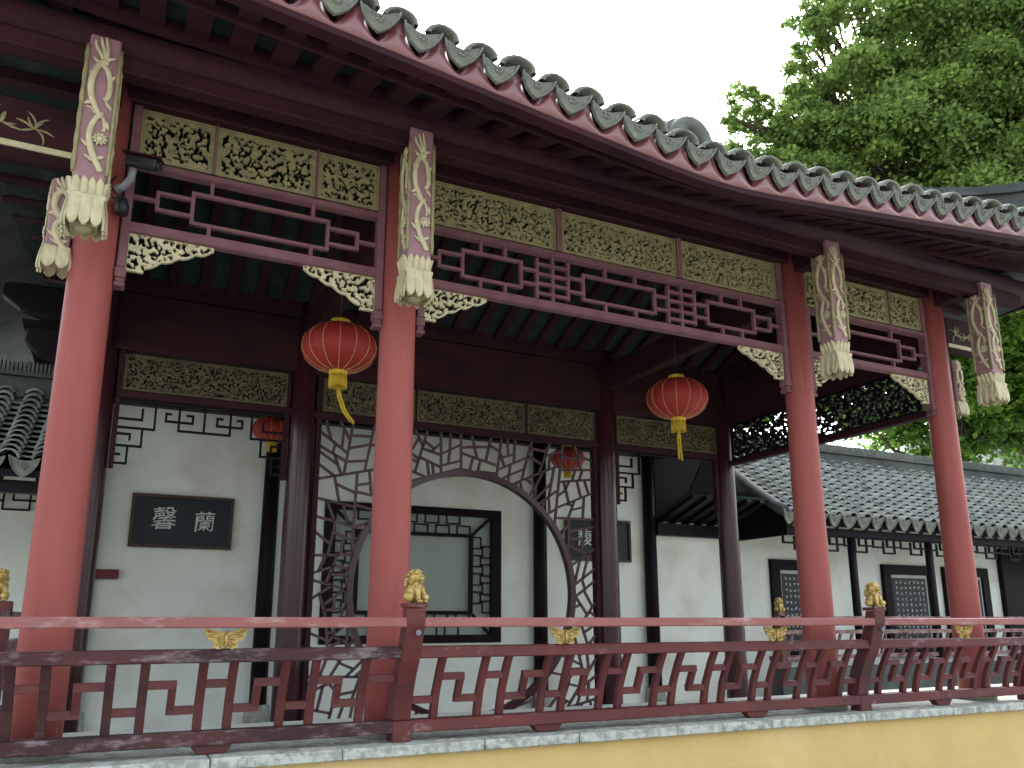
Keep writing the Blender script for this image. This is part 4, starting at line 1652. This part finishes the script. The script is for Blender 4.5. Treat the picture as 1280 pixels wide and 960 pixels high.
# ---------------------------------------------------------------- side corridors with tiled roofs
def corridor(name, label, xa, xb, eave_y, ez, ry, rz_, post_x, seed, mat, fret_y, fret_z, P=.2, ft=.016):
    t_ = thing(name, label, 'corridor', ((xa + xb) / 2, eave_y + .2, FLOOR))

    def zf(x, y):
        u = (y - eave_y) / (ry - eave_y)
        return ez + (rz_ - ez) * (u * .82 + .18 * u * u) + .0
    n = int((xb - xa) / P)
    tm_ = MB()
    tile_rows(tm_, [xa + k * P for k in range(n)], P, eave_y - .02, lambda x: ry - .05, zf, .105, seed, rc=P * .36, lift=.07, lip=.052)
    put('roof_tiles', tm_, mat, t_)
    bd = MB()
    m = 6
    for k in range(m):
        ya, yb = eave_y + (ry - eave_y) * k / m, eave_y + (ry - eave_y) * (k + 1) / m
        bd.add([(xa, ya, zf(0, ya) - .03), (xb, ya, zf(0, ya) - .03), (xb, yb, zf(0, yb) - .03), (xa, yb, zf(0, yb) - .03),
                (xa, ya, zf(0, ya) - .09), (xb, ya, zf(0, ya) - .09), (xb, yb, zf(0, yb) - .09), (xa, yb, zf(0, yb) - .09)],
               [(0, 1, 2, 3), (7, 6, 5, 4), (0, 4, 5, 1), (1, 5, 6, 2), (3, 0, 4, 7)[::-1]])
    put('roof_bed', bd, 'black', t_)
    # back slope
    put('back_slope', MB().add([(xa, ry, rz_), (xb, ry, rz_), (xb, ry + 1.6, ez), (xa, ry + 1.6, ez)], [(0, 1, 2, 3)]), mat, t_)
    rg = MB()
    rg.box(xa, xb, ry - .11, ry + .11, rz_ - .02, rz_ + .14)
    rg.box(xa, xb, ry - .16, ry + .16, rz_ - .16, rz_ - .021)
    rg.box(xa, xb, ry - .20, ry + .20, rz_ - .24, rz_ - .161)
    put('ridge', rg, 'ridge', t_, bevel=.01)
    rc_ = MB()
    rc_.box(xa, xb, ry - .15, ry + .15, rz_ + .142, rz_ + .18)
    put('ridge_cap', rc_, 'ridge', t_)
    x = xa
    rs_ = MB()
    rq = random.Random(seed)
    while x < xb - .05:
        rs_.box(x, x + .022, ry - .08, ry + .08, rz_ + .182, rz_ + .30 + rq.uniform(-.008, .008))
        x += .034
    put('ridge_tiles', rs_, 'tile', t_)
    # drip tiles
    for k in range(min(n, 100)):
        x = xa + k * P
        o = bpy.data.objects.new('drip_tile', drip_me)
        C.objects.link(o)
        o.parent = t_
        o.location = Vector((x, eave_y - .05, zf(x, eave_y) + .005 + rq.uniform(-.006, .006))) - wloc(t_)
        o.rotation_euler = (rq.uniform(-.1, .1), rq.uniform(-.08, .08), rq.uniform(-.1, .1))
        o.scale = (P / .22, 1, 1.25 * P / .23)
    put('eave_beam', MB().box(xa, xb, eave_y + .10, eave_y + .20, ez - .20, ez - .10), 'black', t_)
    k = 0
    x = xa + .1
    while x < xb and k < 90:
        put('rafter', MB().bar((x, eave_y + .03, ez - .085), (x, ry - .6, zf(x, ry - .6) - .125), .06, .06), 'black', t_)
        x += .28
        k += 1
    for px in post_x:
        put('corridor_post', MB().tube([(px, eave_y + .15, FLOOR), (px, eave_y + .15, ez - .2)], .055, 16), 'black', t_)
    fb = MB()
    x = xa + .05
    y = fret_y
    q = 0
    t = ft
    z1_, z2_ = fret_z, fret_z - .24
    while x < xb - .6:
        w_ = .56
        flip = q % 2
        segs = [((x, z1_), (x, z1_ - .10)), ((x, z1_ - .10), (x + .2, z1_ - .10)), ((x + .2, z1_ - .02), (x + .2, z1_ - .18)),
                ((x + .2, z1_ - .18), (x + .42, z1_ - .18)), ((x + .42, z1_), (x + .42, z1_ - .18)), ((x + .28, z1_ - .09), (x + .52, z1_ - .09)),
                ((x + .28, z1_ - .09), (x + .28, z1_))]
        for i_, ((a_, b_), (c_, d_)) in enumerate(segs):
            fb.box(min(a_, c_) - t / 2, max(a_, c_) + t / 2, y - .012 - i_ * .0005, y + .012, min(b_, d_) - t / 2, max(b_, d_) + t / 2)
        x += w_
        q += 1
    put('hanging_fret', fb, 'black', t_)
    put('fret_rail', MB().box(xa, xb, fret_y - .02, fret_y + .02, fret_z + .002, fret_z + .03), 'black', t_)
    return t_


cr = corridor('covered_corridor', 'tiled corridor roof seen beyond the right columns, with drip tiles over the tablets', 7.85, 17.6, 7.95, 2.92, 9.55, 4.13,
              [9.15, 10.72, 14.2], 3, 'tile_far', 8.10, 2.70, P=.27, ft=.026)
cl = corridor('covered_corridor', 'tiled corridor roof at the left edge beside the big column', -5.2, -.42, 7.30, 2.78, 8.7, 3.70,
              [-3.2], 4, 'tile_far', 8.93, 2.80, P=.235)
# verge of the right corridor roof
vg = MB()
vp = [(7.80, 7.93 + 1.62 * k / 12, 2.99 + 1.21 * ((k / 12) * .82 + .18 * (k / 12) ** 2)) for k in range(13)]
vg.tube(vp, .075, 10)
gb = MB()
gb.prism([(y_ - 8.0, z_ - 2.7 - .05) for _, y_, z_ in vp] + [(1.55, -.02), (-.05, -.02)], (7.83, 8.0, 2.7), (0, 1, 0), (0, 0, 1), (1, 0, 0), .03)
put('gable_board', gb, 'black', cr)
put('link_dark_sheet', MB().box(6.435, 7.6, 8.87, 8.962, 2.95, 4.1), 'black', cr)  # black sheet added to fill the bright gap with under-eave darkness
lk = MB()
lk.add([(6.42, 7.43, 4.0), (6.56, 7.43, 4.0), (7.15, 8.14, 3.16), (6.42, 8.14, 3.16), (6.42, 7.43, 4.04), (6.56, 7.43, 4.04), (7.15, 8.14, 3.2), (6.42, 8.14, 3.2)],
       [(0, 3, 2, 1), (4, 5, 6, 7), (0, 1, 5, 4), (1, 2, 6, 5), (2, 3, 7, 6), (3, 0, 4, 7)])
put('link_roof_board', lk, 'black', cr)
put('verge', vg, 'ridge', cr)
# dark soffit between pavilion and corridor
sf = MB()
sf.add([(6.42, 8.15, 3.15), (8.0, 8.15, 3.15), (8.0, 8.96, 2.90), (6.42, 8.96, 2.90), (6.42, 8.15, 3.18), (8.0, 8.15, 3.18), (8.0, 8.96, 2.93), (6.42, 8.96, 2.93)],
       [(0, 3, 2, 1), (4, 5, 6, 7), (0, 1, 5, 4), (1, 2, 6, 5), (2, 3, 7, 6), (3, 0, 4, 7)])
put('link_soffit', sf, 'boards', cr)
for k in range(7):
    put('rafter', MB().bar((6.5 + k * .22, 8.12, 3.125), (6.5 + k * .22, 8.955, 2.875), .07, .05), 'black', cr)
put('link_beam', MB().box(6.42, 8.0, 8.82, 8.962, 2.70, 2.86), 'black', cr)

# dark doorway at the far right of the corridor
dw = thing('doorway', 'dark doorway at the right end of the corridor wall', 'doorway', (15.0, 8.93, FLOOR))
put('door_frame', MB().box(13.55, 13.75, 8.88, 8.968, FLOOR, 2.78).box(16.4, 16.6, 8.88, 8.968, FLOOR, 2.78).box(13.75, 16.4, 8.88, 8.968, 2.7, 2.78), 'black', dw)
put('doorway_shade', MB().box(13.75, 16.4, 8.93, 8.966, FLOOR, 2.7), 'black', dw)  # black sheet standing for the shade inside the open doorway


# ---------------------------------------------------------------- lanterns
def make_lantern(r, name='red_lantern', tassel_slant=0.0, long=True):
    t_ = thing(name, '', 'lantern', (0, 0, 0))
    hz = r * .66
    prof = []
    n = 14
    K = 14
    vs, fs = [], []
    for i in range(n + 1):
        a_ = -math.pi / 2 + math.pi * i / n
        rr_ = r * max(.22, math.cos(a_) ** .85)
        for k in range(K * 4):
            b_ = 2 * math.pi * k / (K * 4)
            bul = 1 - .018 * (abs(math.cos(b_ * K / 2)) ** 3)
            vs.append((rr_ * bul * math.cos(b_), rr_ * bul * math.sin(b_), hz * math.sin(a_)))
    for i in range(n):
        for k in range(K * 4):
            k2 = (k + 1) % (K * 4)
            fs.append((i * K * 4 + k, i * K * 4 + k2, (i + 1) * K * 4 + k2, (i + 1) * K * 4 + k))
    put('lantern_body', MB().add(vs, fs, True), 'lantern', t_, local=True)
    for k in range(K):
        b_ = 2 * math.pi * k / K
        pts = []
        for i in range(n + 1):
            a_ = -math.pi / 2 + math.pi * i / n
            rr_ = r * max(.22, math.cos(a_) ** .85) * .990
            pts.append((rr_ * math.cos(b_), rr_ * math.sin(b_), hz * math.sin(a_)))
        put('gold_rib', MB().tube(pts, .0024, 5), 'rib', t_, local=True)
    put('top_cap', MB().lathe([(r * .26, hz - .005), (r * .26, hz + r * .12), (r * .2, hz + r * .14)], n=20), 'tassel', t_, local=True)
    put('collar', MB().lathe([(r * .23, -hz - r * .10), (r * .25, -hz - r * .02), (r * .25, -hz + .008)], n=20), 'tassel', t_, local=True)
    fr_ = MB()
    rq = random.Random(2)
    for k in range(44):
        a_ = 2 * math.pi * k / 44
        x_, y_ = math.cos(a_) * r * .22, math.sin(a_) * r * .22
        fr_.tube([(x_, y_, -hz - r * .08), (x_ * 1.03 + .004 * rq.random(), y_ * 1.03, -hz - r * .40 - rq.random() * .015)], .0045, 4)
    put('fringe', fr_, 'tassel', t_, local=True)
    if long:
        L_ = r * 1.05
        ts = MB()
        s = tassel_slant
        p0 = Vector((0, 0, -hz - r * .3))
        for k in range(10):
            dx, dy = rq.uniform(-.012, .012), rq.uniform(-.012, .012)
            pts = [p0 + Vector((dx * .3, dy * .3, 0)), p0 + Vector((s * .15 * L_ + dx, dy, -L_ * .35)), p0 + Vector((s * .5 * L_ + dx, dy, -L_ * .72)),
                   p0 + Vector((s * L_ + dx * 1.4, dy, -L_ * (1.0 + rq.uniform(-.04, .04))))]
            ts.tube(pts, .0055, 5)
        ts.ball((p0.x + s * .15 * L_, 0, p0.z - L_ * .3), .016, 8)
        put('tassel', ts, 'tassel', t_, local=True)
    return t_


def hang_wire(parent, z0, z1):
    put('hanging_wire', MB().tube([(0, 0, z0), (0, 0, z1)], .004, 6), 'blackplastic', parent, local=True)


l1 = make_lantern(.285, tassel_slant=.42)
l1.location = (1.365, 5.85, 3.62)
l1['label'] = 'large red lantern with blown tassel hanging left of the second red column'
l2 = make_lantern(.285, tassel_slant=.04)
l2.location = (4.53, 5.85, 3.60)
l2['label'] = 'large red lantern with straight yellow tassel between the second and third red columns'
l1['group'] = l2['group'] = 'large red lanterns in the porch'
hang_wire(l1, .18, 1.1)
hang_wire(l2, .18, 1.1)
l3 = make_lantern(.20, long=False)
l3.location = (1.28, 8.2, 3.47)
l3['label'] = 'small red lantern half hidden behind the left inner column'
l4 = make_lantern(.205, long=False)
l4.location = (4.70, 8.2, 3.47)
l4['label'] = 'small red lantern behind the cracked ice lattice right of the round opening'
for l_ in (l3, l4):
    l_['group'] = 'small red lanterns further back'
hang_wire(l3, .12, .53)
hang_wire(l4, .12, .53)

# ---------------------------------------------------------------- surveillance camera on the left column
cc = thing('security_camera', 'small black security camera on a grey arm by the left column', 'camera', (-.12, 4.33, 3.9))
put('camera_body', MB().bar((-.16, 4.30, 3.945), (-.01, 4.24, 3.915), .06, .055), 'blackplastic', cc, bevel=.01)
put('sun_hood', MB().bar((-.17, 4.305, 3.982), (.01, 4.232, 3.948), .075, .006), 'beam', cc)
put('lens', MB().tube([(-.012, 4.241, 3.915), (.006, 4.234, 3.911)], .022, 16), 'blackplastic', cc)
put('arm', MB().tube([(-.12, 4.30, 3.91), (-.13, 4.33, 3.86), (-.16, 4.37, 3.83), (-.19, 4.40, 3.82)], [.016, .02, .018, .026], 12), 'whiteplastic', cc)
put('junction_box', MB().lathe([(.034, 3.67), (.038, 3.72), (.022, 3.76)], -.16, 4.37, 16), 'blackplastic', cc)
put('cable', MB().tube([(-.2, 4.37, 3.88), (-.24, 4.36, 3.8), (-.2, 4.36, 3.74), (-.16, 4.35, 3.78)], .006, 6), 'blackplastic', cc)


# ---------------------------------------------------------------- trees
def leaves_mesh(name, lobes, per_m3, size, seed, mat):
    g = np.random.default_rng(seed)
    P_, S_ = [], []
    for (cx, cy, cz, r, fz) in lobes:
        vol = 4.19 * r ** 3 * fz
        ncl = max(12, int(vol * 2.4))
        d = g.normal(size=(ncl, 3))
        d /= np.linalg.norm(d, axis=1)[:, None]
        rad = r * g.uniform(.35, 1.0, ncl) ** .55
        cc_ = np.array([cx, cy, cz]) + d * rad[:, None] * np.array([1, 1, fz])
        per = int(per_m3 * vol / ncl * 1.0) + 20
        for c_, dd in zip(cc_, d):
            k = max(8, int(per * g.uniform(.4, 1.6)))
            sp = r * g.uniform(.12, .24)
            e = g.normal(size=(k, 3)) * sp * np.array([1, 1, .5])
            P_.append(c_ + e + np.array([0, 0, -1.0]) * (np.linalg.norm(e[:, :2], axis=1) ** 2 / (sp * 6))[:, None])
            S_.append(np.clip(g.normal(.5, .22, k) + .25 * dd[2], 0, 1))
    P_ = np.concatenate(P_)
    var = np.concatenate(S_)
    n = len(P_)
    nrm = g.normal(size=(n, 3)) + np.array([0, 0, 1.1])
    nrm /= np.linalg.norm(nrm, axis=1)[:, None]
    tg = g.normal(size=(n, 3))
    tg -= nrm * (tg * nrm).sum(1)[:, None]
    tg /= np.linalg.norm(tg, axis=1)[:, None]
    bt = np.cross(nrm, tg)
    s = (size * g.uniform(.6, 1.3, n))[:, None]
    fold = nrm * s * .12
    v0, v1, v2, v3 = P_ - tg * s * .5, P_ + bt * s * .38 + fold, P_ + tg * s * .6, P_ - bt * s * .38 + fold
    V = np.stack([v0, v1, v2, v3], 1).reshape(-1, 3)
    me = bpy.data.meshes.new(name)
    me.vertices.add(4 * n)
    me.vertices.foreach_set('co', V.ravel())
    tri = np.empty((n, 6), dtype=np.int64)
    b = np.arange(n) * 4
    tri[:] = np.stack([b, b + 1, b + 2, b, b + 2, b + 3], 1)
    me.loops.add(6 * n)
    me.loops.foreach_set('vertex_index', tri.ravel().astype(np.int32))
    me.polygons.add(2 * n)
    me.polygons.foreach_set('loop_start', np.arange(2 * n, dtype=np.int32) * 3)
    me.update(calc_edges=True)
    at = me.attributes.new('leafvar', 'FLOAT', 'FACE')
    at.data.foreach_set('value', np.repeat(var, 2).astype(np.float32))
    me.materials.append(M[mat])
    return me


def tree(name, label, base_, lobes, per, size, seed, mat, trunk_r=.3):
    t_ = thing(name, label, 'tree', base_)
    me = leaves_mesh('crown', lobes, per, size, seed, mat)
    o = bpy.data.objects.new('crown', me)
    C.objects.link(o)
    o.parent = t_
    o.location = -Vector(base_)
    g = random.Random(seed)
    top = max(l_[2] for l_ in lobes)
    bx, by, bz = base_
    tb = MB()
    tops = Vector((sum(l_[0] for l_ in lobes) / len(lobes), sum(l_[1] for l_ in lobes) / len(lobes), top))
    fork = Vector((bx, by, bz)).lerp(tops, .45)
    tb.tube([(bx, by, bz - .1), Vector((bx, by, bz)).lerp(fork, .5) + Vector((.1, .1, 0)), fork, fork.lerp(tops, .6), tops],
            [trunk_r * 1.3, trunk_r, trunk_r * .75, trunk_r * .4, .03], 12)
    for (cx, cy, cz, r, fz) in lobes:
        c_ = Vector((cx, cy, cz))
        s_ = fork.lerp(tops, g.uniform(0, .5))
        mid_ = s_.lerp(c_, .5) + Vector((g.uniform(-.3, .3), g.uniform(-.3, .3), -.3))
        tb.tube([s_, mid_, c_], [trunk_r * .35, trunk_r * .2, .03], 8)
        for q in range(6):
            e = c_ + Vector((g.uniform(-1, 1), g.uniform(-1, 1), g.uniform(-.6, .8))) * r * .8
            tb.tube([mid_.lerp(c_, g.uniform(.4, 1)), mid_.lerp(e, .6), e], [.05, .03, .01], 6)
    put('trunk', tb, 'bark', t_)
    return t_


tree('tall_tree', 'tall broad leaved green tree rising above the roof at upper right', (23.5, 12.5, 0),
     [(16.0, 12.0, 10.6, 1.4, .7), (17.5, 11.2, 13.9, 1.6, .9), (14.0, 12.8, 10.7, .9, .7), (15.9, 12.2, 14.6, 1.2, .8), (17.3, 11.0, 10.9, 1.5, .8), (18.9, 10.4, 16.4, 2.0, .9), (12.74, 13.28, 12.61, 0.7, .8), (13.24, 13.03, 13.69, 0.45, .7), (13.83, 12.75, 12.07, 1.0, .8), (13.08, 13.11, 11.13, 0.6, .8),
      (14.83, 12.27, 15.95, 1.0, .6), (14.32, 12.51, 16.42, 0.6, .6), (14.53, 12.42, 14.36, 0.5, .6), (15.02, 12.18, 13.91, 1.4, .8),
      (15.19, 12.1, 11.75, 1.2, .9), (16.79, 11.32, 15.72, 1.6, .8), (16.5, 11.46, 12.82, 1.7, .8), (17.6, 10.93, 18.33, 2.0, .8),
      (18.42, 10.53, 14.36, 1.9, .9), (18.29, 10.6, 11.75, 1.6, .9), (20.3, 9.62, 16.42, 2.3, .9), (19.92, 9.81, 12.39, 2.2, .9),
      (15.38, 12.0, 18.33, 1.4, .7), (13.3, 13.0, 11.9, .8, .8), (13.7, 12.8, 12.9, .6, .8), (14.3, 12.5, 12.9, .8, .8), (14.6, 12.4, 13.4, .5, .6), (13.0, 13.1, 12.0, .55, .8), (14.0, 12.6, 14.9, .35, .5), (14.2, 12.5, 14.0, .35, .4), (12.53, 13.38, 13.47, 0.45, 0.8), (12.71, 13.29, 14.18, 0.4, 0.8), (12.8, 13.25, 12.07, 0.75, 0.8), (12.39, 13.45, 12.5, 0.35, 0.8), (13.56, 12.88, 13.15, 0.7, 0.8), (13.37, 12.97, 11.65, 0.9, 0.8), (14.06, 12.64, 15.26, 0.45, 0.8), (14.11, 12.62, 13.47, 0.6, 0.8), (14.59, 12.38, 12.93, 0.9, 0.8), (13.99, 12.68, 14.25, 0.4, 0.8)], 1150, .115, 41, 'leaf', .26)
tree('leafy_tree', 'bright green bushy tree behind the corridor roof between the last two red columns and beyond', (18.9, 13.4, 0),
     [(17.63, 13.69, 7.74, 1.5, .9), (18.63, 13.21, 6.67, 1.5, .9), (20.05, 12.52, 7.74, 1.8, .9), (16.3, 14.36, 7.2, 1.2, .8),
      (20.09, 12.5, 9.72, 1.6, .9), (21.56, 11.79, 7.95, 2.2, .9), (18.91, 13.07, 9.27, 1.2, .9)],
     520, .16, 42, 'leaf_light', .25)
tree('leafy_tree', 'green tree seen dimly through the pierced side panel of the porch', (14.4, 16.3, 0),
     [(15.0, 16.2, 8.6, 1.4, .8), (13.6, 16.8, 8.3, 1.2, .8), (14.4, 16.6, 7.3, 1.2, .8)], 380, .16, 44, 'leaf_light', .2)
tree('leafy_tree', 'small green tree glimpsed above the left corridor roof beside the big column', (-1.9, 16.5, 0),
     [(-2.43, 16.72, 6.35, 1.0, .9), (-1.92, 16.48, 6.5, 0.8, .9), (-1.49, 16.27, 6.2, 0.7, .9), (-2.2, 16.5, 5.2, 1.0, .9)], 520, .14, 43, 'leaf_light', .18)

# distant hall roof at the far right edge
fh = thing('far_hall', 'grey tiled roof of another hall at the right edge beyond the corridor', 'building', (25, 15.5, 0))
ft = MB()
ft.add([(22.0, 13.4, 5.4), (30, 13.4, 5.4), (30, 17, 8.2), (24.4, 17, 8.2), (22.0, 20.6, 5.4), (30, 20.6, 5.4)], [(0, 1, 2, 3), (3, 2, 5, 4), (0, 3, 4), (0, 4, 5, 1)])
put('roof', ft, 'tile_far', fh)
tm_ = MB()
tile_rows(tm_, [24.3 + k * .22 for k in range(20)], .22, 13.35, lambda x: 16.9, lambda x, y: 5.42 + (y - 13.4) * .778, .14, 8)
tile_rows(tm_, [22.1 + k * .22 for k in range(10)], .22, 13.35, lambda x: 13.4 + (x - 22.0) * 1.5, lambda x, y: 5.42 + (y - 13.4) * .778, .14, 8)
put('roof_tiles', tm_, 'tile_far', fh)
put('wall', MB().box(22.6, 29.6, 14.2, 19.8, 0, 5.35), 'plaster', fh)

# garden plant at the foot of the yellow wall, bottom right corner
pp = thing('garden_plant', 'green leafy plant tip at the bottom right corner before the yellow wall', 'plant', (5.15, 3.55, 0))
pm = MB()
rq = random.Random(12)
for k in range(26):
    a_ = rq.uniform(0, 6.28)
    L_ = rq.uniform(.15, .3)
    z0 = rq.uniform(.1, .45)
    p0 = Vector((5.15, 3.55, z0))
    d_ = Vector((math.cos(a_), math.sin(a_), 0))
    s_ = Vector((-d_.y, d_.x, 0))
    pts = [p0, p0 + d_ * L_ * .4 + Vector((0, 0, .09)), p0 + d_ * L_ * .8 + Vector((0, 0, .11)), p0 + d_ * L_ + Vector((0, 0, .07))]
    w_ = (.004, .03, .022, .002)
    vs = []
    for p_, ww in zip(pts, w_):
        vs += [p_ - s_ * ww, p_ + Vector((0, 0, -.006)), p_ + s_ * ww]
    pm.add(vs, [(i * 3 + q, i * 3 + q + 1, i * 3 + q + 4, i * 3 + q + 3) for i in range(3) for q in range(2)], True)
put('leaves', pm, M['leaf_light'], pp)
put('stem', MB().tube([(5.15, 3.55, 0), (5.15, 3.55, .5)], [.012, .006], 8), 'bark', pp)
